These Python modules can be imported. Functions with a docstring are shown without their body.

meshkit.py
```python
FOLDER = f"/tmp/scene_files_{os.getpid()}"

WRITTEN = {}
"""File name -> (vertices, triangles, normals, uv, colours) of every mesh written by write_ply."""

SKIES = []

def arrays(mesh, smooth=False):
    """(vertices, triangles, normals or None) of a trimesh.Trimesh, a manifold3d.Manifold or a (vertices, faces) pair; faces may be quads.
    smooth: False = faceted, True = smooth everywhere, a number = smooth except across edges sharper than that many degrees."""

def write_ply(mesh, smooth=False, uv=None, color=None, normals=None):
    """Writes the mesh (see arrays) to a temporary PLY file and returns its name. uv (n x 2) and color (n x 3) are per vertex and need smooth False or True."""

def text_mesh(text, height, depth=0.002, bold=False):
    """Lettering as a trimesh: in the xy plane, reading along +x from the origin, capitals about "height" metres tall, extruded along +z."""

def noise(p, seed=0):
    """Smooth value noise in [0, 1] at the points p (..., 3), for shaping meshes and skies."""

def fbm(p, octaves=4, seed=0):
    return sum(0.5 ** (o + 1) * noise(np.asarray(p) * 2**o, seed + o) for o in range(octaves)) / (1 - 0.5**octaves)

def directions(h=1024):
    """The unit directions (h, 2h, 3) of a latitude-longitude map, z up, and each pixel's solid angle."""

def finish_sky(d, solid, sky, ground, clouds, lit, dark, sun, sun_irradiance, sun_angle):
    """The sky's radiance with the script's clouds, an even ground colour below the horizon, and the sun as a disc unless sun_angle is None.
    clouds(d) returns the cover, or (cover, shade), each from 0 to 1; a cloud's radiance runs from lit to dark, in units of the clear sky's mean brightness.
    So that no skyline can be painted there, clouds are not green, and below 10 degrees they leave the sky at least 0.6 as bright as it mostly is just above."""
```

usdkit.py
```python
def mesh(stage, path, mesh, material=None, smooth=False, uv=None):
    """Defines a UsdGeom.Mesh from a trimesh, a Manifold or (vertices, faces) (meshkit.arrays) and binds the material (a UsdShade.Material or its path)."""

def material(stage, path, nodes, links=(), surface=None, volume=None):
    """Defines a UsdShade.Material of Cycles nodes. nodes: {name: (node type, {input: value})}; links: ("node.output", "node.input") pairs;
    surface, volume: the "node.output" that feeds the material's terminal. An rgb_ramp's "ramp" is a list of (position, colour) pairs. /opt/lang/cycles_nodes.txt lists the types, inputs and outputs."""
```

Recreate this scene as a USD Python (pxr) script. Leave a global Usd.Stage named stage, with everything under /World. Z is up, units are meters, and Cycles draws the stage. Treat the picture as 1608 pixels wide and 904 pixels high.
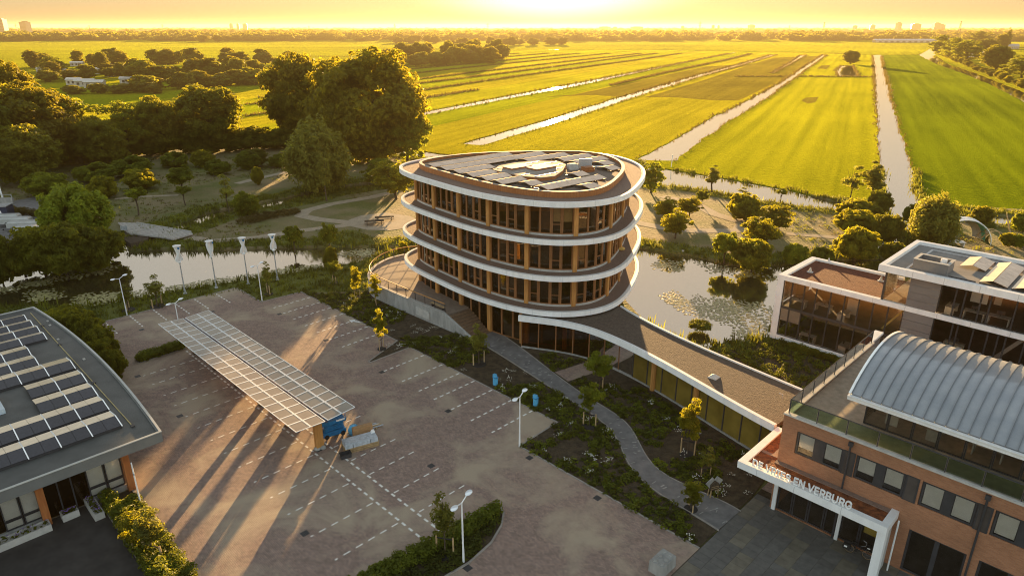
import math, random
import numpy as np
import trimesh, shapely, usdkit, meshkit
import shapely.geometry as sg
import shapely.ops as so
from shapely import affinity
from scipy.interpolate import splprep, splev
from pxr import Usd, UsdGeom, UsdLux, UsdShade, Gf, Sdf, Vt

stage = Usd.Stage.CreateInMemory()
UsdGeom.SetStageUpAxis(stage, 'Z'); UsdGeom.SetStageMetersPerUnit(stage, 1.0)
UsdGeom.Xform.Define(stage, '/World')

# ------------------------------------------------------------------ camera, sky, sun, exposure
CAM_H, FPX, DROP = 31.0, 1075.0, 410.0           # height of the drone, focal length and drop of the horizon in photo pixels
PITCH = math.atan(DROP / FPX)
EXPOSURE = 3.56
HAZE = 0.000034
cam = UsdGeom.Camera.Define(stage, '/World/camera')
cam.CreateHorizontalApertureAttr(36.0)
cam.CreateFocalLengthAttr(36.0 * FPX / 1608.0)
cam.CreateClippingRangeAttr((0.5, 60000.0))
cam.CreateExposureAttr(EXPOSURE)
cam.AddTranslateOp().Set((0, 0, CAM_H)); cam.AddRotateXOp().Set(90 - math.degrees(PITCH))

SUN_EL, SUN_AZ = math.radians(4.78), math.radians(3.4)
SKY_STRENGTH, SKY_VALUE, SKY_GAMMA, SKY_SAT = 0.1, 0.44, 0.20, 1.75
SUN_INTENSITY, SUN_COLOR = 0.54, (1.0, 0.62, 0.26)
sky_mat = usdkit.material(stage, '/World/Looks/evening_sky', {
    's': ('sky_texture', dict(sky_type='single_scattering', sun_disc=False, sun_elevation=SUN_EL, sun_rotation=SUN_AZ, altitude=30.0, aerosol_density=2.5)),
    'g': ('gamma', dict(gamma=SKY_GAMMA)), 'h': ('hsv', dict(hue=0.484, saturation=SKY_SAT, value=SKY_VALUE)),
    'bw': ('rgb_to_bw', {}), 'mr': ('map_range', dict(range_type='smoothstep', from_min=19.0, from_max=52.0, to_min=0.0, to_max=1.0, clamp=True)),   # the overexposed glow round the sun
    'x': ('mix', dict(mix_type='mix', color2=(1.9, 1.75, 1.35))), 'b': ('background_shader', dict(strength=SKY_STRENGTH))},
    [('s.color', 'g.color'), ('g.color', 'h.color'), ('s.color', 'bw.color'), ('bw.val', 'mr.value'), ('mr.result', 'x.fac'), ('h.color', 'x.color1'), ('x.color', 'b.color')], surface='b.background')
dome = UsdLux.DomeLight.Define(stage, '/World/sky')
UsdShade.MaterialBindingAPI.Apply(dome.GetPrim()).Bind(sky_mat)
sun = UsdLux.DistantLight.Define(stage, '/World/sun')
sun.CreateNormalizeAttr(True); sun.CreateIntensityAttr(SUN_INTENSITY); sun.CreateAngleAttr(0.5); sun.CreateColorAttr(SUN_COLOR)
sun.AddRotateXYZOp().Set((90 - math.degrees(SUN_EL), 0, 180 - math.degrees(SUN_AZ)))

# ------------------------------------------------------------------ measuring helpers
C45 = math.sqrt(0.5)
CP, SP = math.cos(PITCH), math.sin(PITCH)
def W(a, b):                                     # the campus grid (turned 45 degrees) to world x, y
    return ((a + b) * C45, (b - a) * C45)
def AB(x, y):
    return ((x - y) * C45, (x + y) * C45)
def at(u, v, z=0.0):                             # a photo pixel to the world point at height z
    dx, k = (u - 804) / FPX, (452 - v) / FPX
    dy, dz = CP + k * SP, -SP + k * CP
    t = (z - CAM_H) / dz
    return (dx * t, dy * t)
def height_at(x, y, v):                          # height over (x, y) that shows at photo row v
    k = (452 - v) / FPX
    return CAM_H + (k * y * CP - y * SP) / (CP + k * SP)
def metres(px, x, y, z=0):                       # metres that px photo pixels span at a point
    return px * (y * CP - (z - CAM_H) * SP) / FPX
def pix(pts, z=0.0):
    return [at(u, v, z) for u, v in pts]

# ------------------------------------------------------------------ mesh builder
class MB:
    def __init__(self, frame='xy'):
        self.v, self.f, self.n, self.frame = [], [], 0, frame
    def raw(self, v, f):
        v, f = np.asarray(v, float), np.asarray(f, int)
        if f.ndim == 2 and f.shape[1] == 4:
            f = np.vstack([f[:, [0, 1, 2]], f[:, [0, 2, 3]]])
        self.v.append(v); self.f.append(f + self.n); self.n += len(v); return self
    def add(self, tm, T=None):
        v = np.asarray(tm.vertices)
        if T is not None: v = v @ T[:3, :3].T + T[:3, 3]
        return self.raw(v, tm.faces)
    def box(self, x0, y0, z0, x1, y1, z1):
        return self.raw([(x, y, z) for z in (z0, z1) for x, y in ((x0, y0), (x1, y0), (x1, y1), (x0, y1))],
                        [(0, 3, 2, 1), (4, 5, 6, 7), (0, 1, 5, 4), (1, 2, 6, 5), (2, 3, 7, 6), (3, 0, 4, 7)])
    def hexa(self, p):                           # 8 corners: bottom 4, top 4
        return self.raw(p, [(0, 3, 2, 1), (4, 5, 6, 7), (0, 1, 5, 4), (1, 2, 6, 5), (2, 3, 7, 6), (3, 0, 4, 7)])
    def bar(self, p, q, w, h=None, up=(0, 0, 1)):
        p, q, up = np.asarray(p, float), np.asarray(q, float), np.asarray(up, float)
        d = q - p; d = d / np.linalg.norm(d)
        if abs(d @ up) > 0.98: up = np.array((1.0, 0.3, 0))
        s = np.cross(d, up); s /= np.linalg.norm(s); t = np.cross(s, d)
        s, t = s * w / 2, t * (h or w) / 2
        return self.hexa([p - s - t, p + s - t, p + s + t, p - s + t, q - s - t, q + s - t, q + s + t, q - s + t][0:8])
    def tube(self, pts, r, n=6, cap=True):
        pts = np.asarray(pts, float); m = len(pts)
        r = np.broadcast_to(np.asarray(r, float), (m,))
        d = np.gradient(pts, axis=0); d /= np.maximum(np.linalg.norm(d, axis=1, keepdims=True), 1e-9)
        ref = np.array((0.0, 0, 1)) if abs(d[:, 2]).mean() < 0.8 else np.array((1.0, 0, 0))
        s = np.cross(d, ref); s /= np.maximum(np.linalg.norm(s, axis=1, keepdims=True), 1e-9); t = np.cross(s, d)
        a = np.arange(n) / n * 2 * math.pi
        v = (pts[:, None] + r[:, None, None] * (np.cos(a)[None, :, None] * s[:, None] + np.sin(a)[None, :, None] * t[:, None])).reshape(-1, 3)
        f = [(i * n + k, i * n + (k + 1) % n, (i + 1) * n + (k + 1) % n, (i + 1) * n + k) for i in range(m - 1) for k in range(n)]
        f3 = [(a_, c, b) for a_, b, c, d_ in f] + [(a_, d_, c) for a_, b, c, d_ in f]
        if cap:
            f3 += [(0, k, k + 1) for k in range(1, n - 1)] + [((m - 1) * n, (m - 1) * n + k + 1, (m - 1) * n + k) for k in range(1, n - 1)]
        return self.raw(v, f3)
    def prism(self, poly, z0, z1):
        if not hasattr(poly, 'geom_type'): poly = sg.Polygon(poly)
        for g in getattr(poly, 'geoms', [poly]):
            if g.geom_type == 'Polygon' and g.area > 1e-6:
                m = trimesh.creation.extrude_polygon(g, z1 - z0, engine='earcut'); m.apply_translation((0, 0, z0)); self.add(m)
        return self
    def sheet(self, poly, z):
        if not hasattr(poly, 'geom_type'): poly = sg.Polygon(poly)
        for g in getattr(poly, 'geoms', [poly]):
            if g.geom_type == 'Polygon' and g.area > 1e-6:
                v, f = trimesh.creation.triangulate_polygon(g, engine='earcut')
                f = np.asarray(f)
                c = np.cross(v[f[:, 1]] - v[f[:, 0]], v[f[:, 2]] - v[f[:, 0]])
                f[c < 0] = f[c < 0][:, ::-1]
                self.raw(np.c_[v, np.full(len(v), z)], f)
        return self
    def lathe(self, prof, n=12, at=(0, 0, 0)):   # prof: (radius, z) from bottom to top
        a = np.arange(n) / n * 2 * math.pi; m = len(prof)
        v = [(r * math.cos(t) + at[0], r * math.sin(t) + at[1], z + at[2]) for r, z in prof for t in a]
        f = [(i * n + k, i * n + (k + 1) % n, (i + 1) * n + (k + 1) % n, (i + 1) * n + k) for i in range(m - 1) for k in range(n)]
        return self.raw(v, f)
    def get(self):
        v, f = np.vstack(self.v), np.vstack(self.f)
        if self.frame == 'ab':
            v = np.c_[(v[:, 0] + v[:, 1]) * C45, (v[:, 1] - v[:, 0]) * C45, v[:, 2]]
        return v, f
# ------------------------------------------------------------------ naming, things, parts
COUNT = {}
def numbered(parent, name):
    k = COUNT.get((parent, name), 0); COUNT[(parent, name)] = k + 1
    return f'{parent}/{name}' + (f'_{k:03d}' if k else '')
def tag(prim, label=None, cat=None, group=None, kind=None):
    for k, t in (('label', label), ('category', cat), ('group', group), ('kind', kind)):
        if t: prim.SetCustomDataByKey(k, t)
class Thing:
    """An Xform at a thing's base; meshes given in world coordinates are moved into its own space."""
    def __init__(self, name, label, cat, loc=(0, 0, 0), rot=0.0, group=None, kind=None):
        self.path = numbered('/World', name)
        x = UsdGeom.Xform.Define(stage, self.path)
        self.loc, self.rot = np.array(loc, float), rot
        x.AddTranslateOp().Set(tuple(map(float, loc))); x.AddRotateZOp().Set(rot); x.AddScaleOp().Set((1, 1, 1))
        self.prim = x.GetPrim(); tag(self.prim, label, cat, group, kind)
        c, s = math.cos(math.radians(rot)), math.sin(math.radians(rot))
        self.R = np.array([[c, -s, 0], [s, c, 0], [0, 0, 1]])
    def part(self, name, mesh, mat, parent=None, label=None, smooth=False, kind=None, local=False):
        v, f = mesh.get() if isinstance(mesh, MB) else meshkit.arrays(mesh)[:2]
        if not local: v = (v - self.loc) @ self.R
        p = numbered(parent or self.path, name)
        usdkit.mesh(stage, p, (v, f), mat, smooth=smooth)
        if label or kind: tag(stage.GetPrimAtPath(p), label, kind=kind)
        return p
def single(name, mesh, mat, label=None, cat=None, group=None, kind=None, smooth=False):
    v, f = mesh.get() if isinstance(mesh, MB) else meshkit.arrays(mesh)[:2]
    p = numbered('/World', name); usdkit.mesh(stage, p, (v, f), mat, smooth=smooth)
    tag(stage.GetPrimAtPath(p), label, cat, group, kind); return p
def dup(src, loc, rot=0.0, scale=(1, 1, 1), label=None, group=None):
    """Another thing of the same kind: its own Xform that refers to the first one's parts."""
    was = src.prim.GetCustomData()
    x = UsdGeom.Xform.Define(stage, numbered('/World', src.path.rsplit('/', 1)[1].rstrip('0123456789').rstrip('_')))
    x.AddTranslateOp().Set(tuple(map(float, loc))); x.AddRotateZOp().Set(float(rot)); x.AddScaleOp().Set(tuple(map(float, scale)))
    pr = x.GetPrim(); pr.GetReferences().AddInternalReference(Sdf.Path(src.path)); pr.SetInstanceable(True)
    tag(pr, label or was.get('label'), was.get('category'), group or was.get('group')); return pr
def move(t, loc, rot=0.0, scale=(1, 1, 1)):
    ops = UsdGeom.Xformable(t.prim).GetOrderedXformOps()
    ops[0].Set(tuple(map(float, loc))); ops[1].Set(float(rot)); ops[2].Set(tuple(map(float, scale)))
def scatter(name, protos, pts, scale, seed, label, cat, tilt=0.0, kind='stuff'):
    """Ground cover nobody could count: one PointInstancer."""
    rng = np.random.default_rng(seed); n = len(pts)
    path = numbered('/World', name); pi = UsdGeom.PointInstancer.Define(stage, path)
    for k, (mesh, mat) in enumerate(protos):
        usdkit.mesh(stage, f'{path}/tuft' + (f'_{k:03d}' if k else ''), mesh, mat)
        pi.GetPrototypesRel().AddTarget(f'{path}/tuft' + (f'_{k:03d}' if k else ''))
    ang = rng.uniform(0, 2 * math.pi, n) / 2
    pi.CreatePositionsAttr(Vt.Vec3fArray.FromNumpy(np.asarray(pts, np.float32)))
    pi.CreateProtoIndicesAttr(Vt.IntArray.FromNumpy(rng.integers(0, len(protos), n).astype(np.int32)))
    q = Vt.QuathArray([Gf.Quath(float(math.cos(t)), 0, 0, float(math.sin(t))) for t in ang]); pi.CreateOrientationsAttr(q)
    s = np.asarray(scale, float)
    if s.ndim == 1: s = s[:, None] * rng.uniform(0.85, 1.15, (n, 3))
    pi.CreateScalesAttr(Vt.Vec3fArray.FromNumpy(s.astype(np.float32)))
    tag(stage.GetPrimAtPath(path), label, cat, kind=kind)
def fill(poly, n, seed):
    rng = np.random.default_rng(seed); x0, y0, x1, y1 = poly.bounds; out = np.zeros((0, 2))
    while len(out) < n:
        p = rng.uniform((x0, y0), (x1, y1), (4 * n, 2)); out = np.vstack([out, p[shapely.contains_xy(poly, p[:, 0], p[:, 1])]])
    return out[:n]
# ------------------------------------------------------------------ materials
def M(name, col, rough=0.7, col2=None, scale=1.0, var=0.12, detail=4.0, bump=0.0, bscale=20.0, spec=0.4, metal=0.0, objvar=0.0, extra=None, lo=0.35, hi=0.65, stretch=None):
    c = np.array(col); c1 = c * (1 - var) if col2 is None else c; c2 = c * (1 + var) if col2 is None else np.array(col2)
    nodes = {'g': ('geometry', {}), 'mp': ('mapping', dict(scale=stretch or (1, 1, 1))), 'n': ('noise_texture', dict(scale=scale, detail=detail, roughness=0.6)),
             'r': ('rgb_ramp', dict(ramp=[(lo, tuple(c1)), (hi, tuple(c2))])),
             'p': ('principled_bsdf', dict(roughness=rough, specular_ior_level=spec, metallic=metal, **(extra or {})))}
    links = [('g.position', 'mp.vector'), ('mp.vector', 'n.vector'), ('n.fac', 'r.fac')]
    out = 'r.color'
    if objvar:
        nodes |= {'o': ('object_info', {}), 'mr': ('map_range', dict(to_min=1 - objvar, to_max=1 + objvar)), 'h': ('hsv', {})}
        links += [('o.random', 'mr.value'), ('mr.result', 'h.value'), (out, 'h.color')]; out = 'h.color'
    links.append((out, 'p.base_color'))
    if bump:
        nodes |= {'n2': ('noise_texture', dict(scale=bscale, detail=4.0)), 'b': ('bump', dict(strength=1.0, distance=bump))}
        links += [('g.position', 'n2.vector'), ('n2.fac', 'b.height'), ('b.normal', 'p.normal')]
    return usdkit.material(stage, '/World/Looks/' + name, nodes, links, surface='p.BSDF')

def leaf(name, col, trans, objvar=0.18, scale=0.6, fac=0.45, var=0.35):
    nodes = {'g': ('geometry', {}), 'n': ('noise_texture', dict(scale=scale, detail=3.0)), 'o': ('object_info', {}),
             'm1': ('map_range', dict(from_min=0.3, from_max=0.7, to_min=1 - var, to_max=1 + var)), 'm2': ('map_range', dict(to_min=1 - objvar, to_max=1 + objvar)),
             'x': ('math', dict(math_type='multiply')), 'h1': ('hsv', dict(color=col)), 'h2': ('hsv', dict(color=trans)),
             'd': ('principled_bsdf', dict(roughness=0.6, specular_ior_level=0.25)), 't': ('translucent_bsdf', {}), 'mx': ('mix_closure', dict(fac=fac))}
    links = [('g.position', 'n.vector'), ('n.fac', 'm1.value'), ('o.random', 'm2.value'), ('m1.result', 'x.value1'), ('m2.result', 'x.value2'),
             ('x.value', 'h1.value'), ('x.value', 'h2.value'), ('h1.color', 'd.base_color'), ('h2.color', 't.color'), ('d.BSDF', 'mx.closure1'), ('t.BSDF', 'mx.closure2')]
    return usdkit.material(stage, '/World/Looks/' + name, nodes, links, surface='mx.closure')

def pasture(name, c1, c2, sheen, tint=(0.9, 0.74, 0.05), stripe=0.35, big=0.012):
    """Grassland: mowing stripes along the strips of the polder, large blotches, grass blades as bump, and the glow of blades against the light as sheen."""
    nodes = {'g': ('geometry', {}), 'rot': ('mapping', dict(rotation=(0, 0, math.radians(26.05)))),
             'sc': ('mapping', dict(scale=(0.30, 0.006, 1))), 'n1': ('noise_texture', dict(scale=1.0, detail=3.0)), 'n2': ('noise_texture', dict(scale=big, detail=4.0)),
             'n3': ('noise_texture', dict(scale=0.9, detail=3.0)), 'n4': ('noise_texture', dict(scale=2.2, detail=3.0)),
             'a1': ('math', dict(math_type='multiply', value2=stripe)), 'a2': ('math', dict(math_type='multiply', value2=0.55)), 'a3': ('math', dict(math_type='multiply', value2=0.30)),
             's1': ('math', dict(math_type='add')), 's2': ('math', dict(math_type='add')),
             'r': ('rgb_ramp', dict(ramp=[(0.50, c1), (0.86, c2)])), 'r2': ('map_range', dict(from_min=0.48, from_max=0.86, to_min=sheen * 0.5, to_max=sheen * 1.4)),
             'b': ('bump', dict(distance=0.6, strength=0.8)),
             'p': ('principled_bsdf', dict(roughness=0.9, specular_ior_level=0.0, sheen_roughness=0.5, sheen_tint=tint))}
    links = [('g.position', 'rot.vector'), ('rot.vector', 'sc.vector'), ('sc.vector', 'n1.vector'), ('g.position', 'n2.vector'), ('g.position', 'n3.vector'), ('g.position', 'n4.vector'),
             ('n1.fac', 'a1.value1'), ('n2.fac', 'a2.value1'), ('n3.fac', 'a3.value1'), ('a1.value', 's1.value1'), ('a2.value', 's1.value2'), ('s1.value', 's2.value1'), ('a3.value', 's2.value2'),
             ('s2.value', 'r.fac'), ('s2.value', 'r2.value'), ('r.color', 'p.base_color'), ('r2.result', 'p.sheen_weight'), ('n4.fac', 'b.height'), ('b.normal', 'p.normal')]
    return usdkit.material(stage, '/World/Looks/' + name, nodes, links, surface='p.BSDF')

def glass(name, tint=(0.85, 0.8, 0.7), refl=(1, 1, 1), ior=1.5, rough=0.02):
    return usdkit.material(stage, '/World/Looks/' + name, {'f': ('fresnel', dict(IOR=ior)), 't': ('transparent_bsdf', dict(color=tint)),
        'g': ('glossy_bsdf', dict(color=refl, roughness=rough)), 'm': ('mix_closure', {})},
        [('f.fac', 'm.fac'), ('t.BSDF', 'm.closure1'), ('g.BSDF', 'm.closure2')], surface='m.closure')

white_metal = M('white_metal', (0.76, 0.76, 0.75), 0.4, col2=(0.86, 0.86, 0.85), scale=1.1, detail=7, stretch=(1.5, 1.5, 0.5))
grey_metal = M('grey_metal', (0.42, 0.43, 0.44), 0.4, scale=1.5, var=0.08, metal=0.4)
dark_metal = M('dark_metal', (0.035, 0.035, 0.038), 0.45, scale=2, var=0.15)
black_rubber = M('black_rubber', (0.018, 0.018, 0.018), 0.75, scale=5, var=0.2)
timber = M('glulam_timber', (0.42, 0.19, 0.05), 0.55, col2=(0.55, 0.27, 0.08), scale=2.5, stretch=(3, 3, 0.3), objvar=0.12)
timber_dark = M('red_cedar', (0.30, 0.10, 0.03), 0.55, col2=(0.42, 0.16, 0.05), scale=3, stretch=(3, 3, 0.3), objvar=0.1)
frame_wood = M('window_timber', (0.20, 0.085, 0.03), 0.55, col2=(0.29, 0.125, 0.045), scale=3, stretch=(3, 3, 0.3), objvar=0.15)
wood_pale = M('pale_wood', (0.42, 0.29, 0.15), 0.7, scale=4, var=0.2, objvar=0.15)
wood_core = M('interior_wood', (0.40, 0.20, 0.07), 0.6, scale=1.5, var=0.2)
roof_gravel = M('roof_gravel', (0.20, 0.135, 0.105), 0.95, col2=(0.28, 0.195, 0.155), scale=9, detail=8, bump=0.03, bscale=25)
roof_sedum_grey = M('roof_sedum_grey', (0.075, 0.056, 0.043), 0.95, col2=(0.145, 0.11, 0.085), scale=4.5, detail=8, bump=0.05, bscale=12, lo=0.3, hi=0.7)
sedum_red = M('sedum_red', (0.085, 0.022, 0.013), 0.95, col2=(0.16, 0.05, 0.024), scale=3.5, detail=8, bump=0.08, bscale=10)
sedum_orange = M('sedum_orange', (0.09, 0.03, 0.014), 0.95, col2=(0.34, 0.11, 0.035), scale=3.0, detail=8, bump=0.1, bscale=9)
membrane = M('roof_membrane', (0.075, 0.079, 0.076), 0.6, col2=(0.12, 0.124, 0.118), scale=0.35, detail=5)
membrane_light = M('roof_membrane_light', (0.19, 0.18, 0.17), 0.7, col2=(0.27, 0.25, 0.23), scale=0.5, detail=5)
concrete = M('concrete', (0.26, 0.255, 0.24), 0.85, col2=(0.38, 0.37, 0.345), scale=1.3, detail=8, stretch=(1.6, 1.6, 0.4), bump=0.01)
concrete_pale = M('concrete_pale', (0.40, 0.38, 0.35), 0.8, col2=(0.50, 0.48, 0.44), scale=2.5, detail=6, objvar=0.08)
zinc = M('zinc_roof', (0.235, 0.25, 0.27), 0.42, col2=(0.29, 0.30, 0.315), scale=0.8, metal=0.3, objvar=0.06)
cladding = M('dark_cladding', (0.155, 0.14, 0.135), 0.55, col2=(0.19, 0.175, 0.165), scale=0.6, objvar=0.07)
pv_dark = M('pv_cells', (0.016, 0.016, 0.02), 0.22, scale=6, var=0.2, spec=0.5, objvar=0.15)
pv_glass = M('pv_glass', (0.27, 0.225, 0.175), 0.13, col2=(0.33, 0.28, 0.215), scale=0.5, spec=0.5, objvar=0.06)  # warm sky reflection of the carport glass put into its base colour
pv_lit = M('pv_glow_back', (0.80, 0.63, 0.41), 0.15, scale=2, var=0.1, spec=1.0, objvar=0.06, extra=dict(ior=1.9))  # horizon glow mirrored by the rear slopes, put into the base colour
pv_roof = M('pv_sun_sheen', (0.52, 0.38, 0.28), 0.6, scale=2, var=0.12, objvar=0.08)  # sheen of the low sun put into the panel colour
soil = M('bare_soil', (0.035, 0.025, 0.014), 0.95, col2=(0.085, 0.062, 0.035), scale=1.6, detail=8, bump=0.1, bscale=6)
asphalt = M('asphalt', (0.036, 0.033, 0.031), 0.85, col2=(0.06, 0.054, 0.05), scale=0.8, detail=8, bump=0.01, bscale=60)
path_grey = M('grey_path', (0.135, 0.13, 0.128), 0.85, col2=(0.21, 0.20, 0.195), scale=1.2, detail=8, bump=0.01, bscale=40)
path_tan = M('shell_path', (0.30, 0.25, 0.18), 0.95, col2=(0.40, 0.33, 0.24), scale=0.8, detail=8)
kerb_mat = M('kerb_stone', (0.30, 0.27, 0.24), 0.85, scale=3, var=0.15)
paint = M('marking_paint', (0.80, 0.78, 0.73), 0.7, scale=8, var=0.18)
slab_mat = M('paving_slab', (0.098, 0.094, 0.087), 0.7, col2=(0.138, 0.132, 0.12), scale=2, detail=6, objvar=0.10)
slab_tan = M('paving_slab_tan', (0.155, 0.138, 0.105), 0.7, scale=2, var=0.15, objvar=0.10)
deck_tile = M('terrace_tile', (0.26, 0.215, 0.17), 0.8, col2=(0.36, 0.30, 0.24), scale=2.2, detail=6)
blue_plastic = M('blue_paint', (0.015, 0.16, 0.36), 0.4, scale=3, var=0.15)
blue_sheet = M('blue_sheet', (0.10, 0.40, 0.66), 0.35, scale=6, var=0.2)
silver_wrap = M('silver_wrap', (0.42, 0.46, 0.50), 0.3, scale=5, var=0.2)
cardboard = M('cardboard', (0.42, 0.24, 0.11), 0.8, scale=4, var=0.12)
navy = M('navy_paint', (0.02, 0.028, 0.06), 0.5, scale=2, var=0.2)
blind_mat = M('roller_blind', (0.66, 0.665, 0.64), 0.85, scale=2, var=0.05)
interior_pale = M('interior_plaster', (0.45, 0.42, 0.36), 0.9, scale=1, var=0.08)
interior_floor = M('interior_floor', (0.14, 0.12, 0.10), 0.7, scale=1, var=0.15)
bark = M('bark', (0.07, 0.05, 0.032), 0.95, scale=6, var=0.35, stretch=(2, 2, 0.5))
office_glass = glass('office_glass', (0.80, 0.70, 0.55), ior=1.45)
clear_glass = glass('clear_glass', (0.93, 0.92, 0.90), ior=1.4, rough=0.14)
green_glass = glass('green_glass', (0.62, 0.74, 0.60), ior=1.45)
amber_glass = M('amber_glazing', (0.17, 0.12, 0.025), 0.08, scale=0.5, var=0.25, objvar=0.25, extra=dict(transmission_weight=0.0))
bronze_glass = glass('bronze_glass', (0.62, 0.46, 0.22), ior=1.5)
screen_grey = M('window_screen', (0.40, 0.385, 0.36), 0.6, scale=2, var=0.06, objvar=0.2)
brick_nodes = {'g': ('geometry', {}), 'mp': ('mapping', dict(rotation=(0, 0, math.radians(45)))), 'sx': ('separate_xyz', {}), 'ad': ('math', dict(math_type='add')), 'cx': ('combine_xyz', {}),
    'bk': ('brick_texture', dict(color1=(0.40, 0.185, 0.095), color2=(0.31, 0.135, 0.07), mortar=(0.30, 0.20, 0.14), scale=1.0, mortar_size=0.006, brick_width=0.22, row_height=0.065, bias=0.0)),
    'n': ('noise_texture', dict(scale=0.7, detail=6.0)), 'mr': ('map_range', dict(from_min=0.3, from_max=0.7, to_min=0.85, to_max=1.12)), 'h': ('hsv', {}), 'bp': ('bump', dict(distance=0.006, invert=True)), 'p': ('principled_bsdf', dict(roughness=0.85, specular_ior_level=0.3))}
brick = usdkit.material(stage, '/World/Looks/orange_brick', brick_nodes, [('g.position', 'mp.vector'), ('mp.vector', 'sx.vector'), ('sx.x', 'ad.value1'), ('sx.y', 'ad.value2'), ('ad.value', 'cx.x'), ('sx.z', 'cx.y'),
    ('cx.vector', 'bk.vector'), ('g.position', 'n.vector'), ('n.fac', 'mr.value'), ('mr.result', 'h.value'), ('bk.color', 'h.color'), ('h.color', 'p.base_color'), ('bk.fac', 'bp.height'), ('bp.normal', 'p.normal')], surface='p.BSDF')
# the car park: small reddish grey pavers under drifts of pale sand
lot_paving = usdkit.material(stage, '/World/Looks/lot_pavers', {'g': ('geometry', {}), 'mp': ('mapping', dict(rotation=(0, 0, math.radians(45)))),
    'bk': ('brick_texture', dict(color1=(0.385, 0.265, 0.215), color2=(0.27, 0.195, 0.165), mortar=(0.25, 0.195, 0.155), scale=1.0, mortar_size=0.008, brick_width=0.21, row_height=0.105)),
    'v': ('noise_texture', dict(scale=1.5, detail=9.0, roughness=0.85)), 'mv': ('map_range', dict(from_min=0.32, from_max=0.68, to_min=0.62, to_max=1.22)), 'h': ('hsv', {}),
    'n': ('noise_texture', dict(scale=0.16, detail=7.0, roughness=0.62, distortion=0.6)), 'r': ('map_range', dict(from_min=0.47, from_max=0.60, to_min=0.0, to_max=0.85)),
    'x': ('mix', dict(mix_type='mix', color2=(0.42, 0.335, 0.245))), 'bp': ('bump', dict(distance=0.004, invert=True)), 'p': ('principled_bsdf', dict(roughness=0.85, specular_ior_level=0.3))},
    [('g.position', 'mp.vector'), ('mp.vector', 'bk.vector'), ('g.position', 'v.vector'), ('v.fac', 'mv.value'), ('mv.result', 'h.value'), ('bk.color', 'h.color'), ('g.position', 'n.vector'), ('n.fac', 'r.value'),
     ('r.result', 'x.fac'), ('h.color', 'x.color1'), ('x.color', 'p.base_color'), ('bk.fac', 'bp.height'), ('bp.normal', 'p.normal')], surface='p.BSDF')
water_mat = usdkit.material(stage, '/World/Looks/water', {'g': ('geometry', {}), 'n': ('noise_texture', dict(scale=1.3, detail=3.0)), 'b': ('bump', dict(distance=0.003, strength=0.5)),
    'p': ('principled_bsdf', dict(base_color=(0.022, 0.018, 0.009), roughness=0.04, specular_ior_level=1.0, ior=1.7)), 'gl': ('glossy_bsdf', dict(color=(0.90, 0.86, 0.76), roughness=0.055)), 'm': ('mix_closure', dict(fac=0.55))},
    [('g.position', 'n.vector'), ('n.fac', 'b.height'), ('b.normal', 'p.normal'), ('b.normal', 'gl.normal'), ('p.BSDF', 'm.closure1'), ('gl.BSDF', 'm.closure2')], surface='m.closure')
park_lawn = M('dry_lawn', (0.20, 0.162, 0.085), 0.95, col2=(0.10, 0.118, 0.025), scale=0.09, detail=8, bump=0.15, bscale=3, lo=0.42, hi=0.62, extra=dict(sheen_weight=0.03, sheen_tint=(0.9, 0.7, 0.2)))
bank_green = M('bank_grass', (0.085, 0.10, 0.012), 0.95, col2=(0.125, 0.135, 0.02), scale=0.3, detail=6, bump=0.2, bscale=2.5, extra=dict(sheen_weight=0.05, sheen_tint=(0.85, 0.8, 0.1)))
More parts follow.
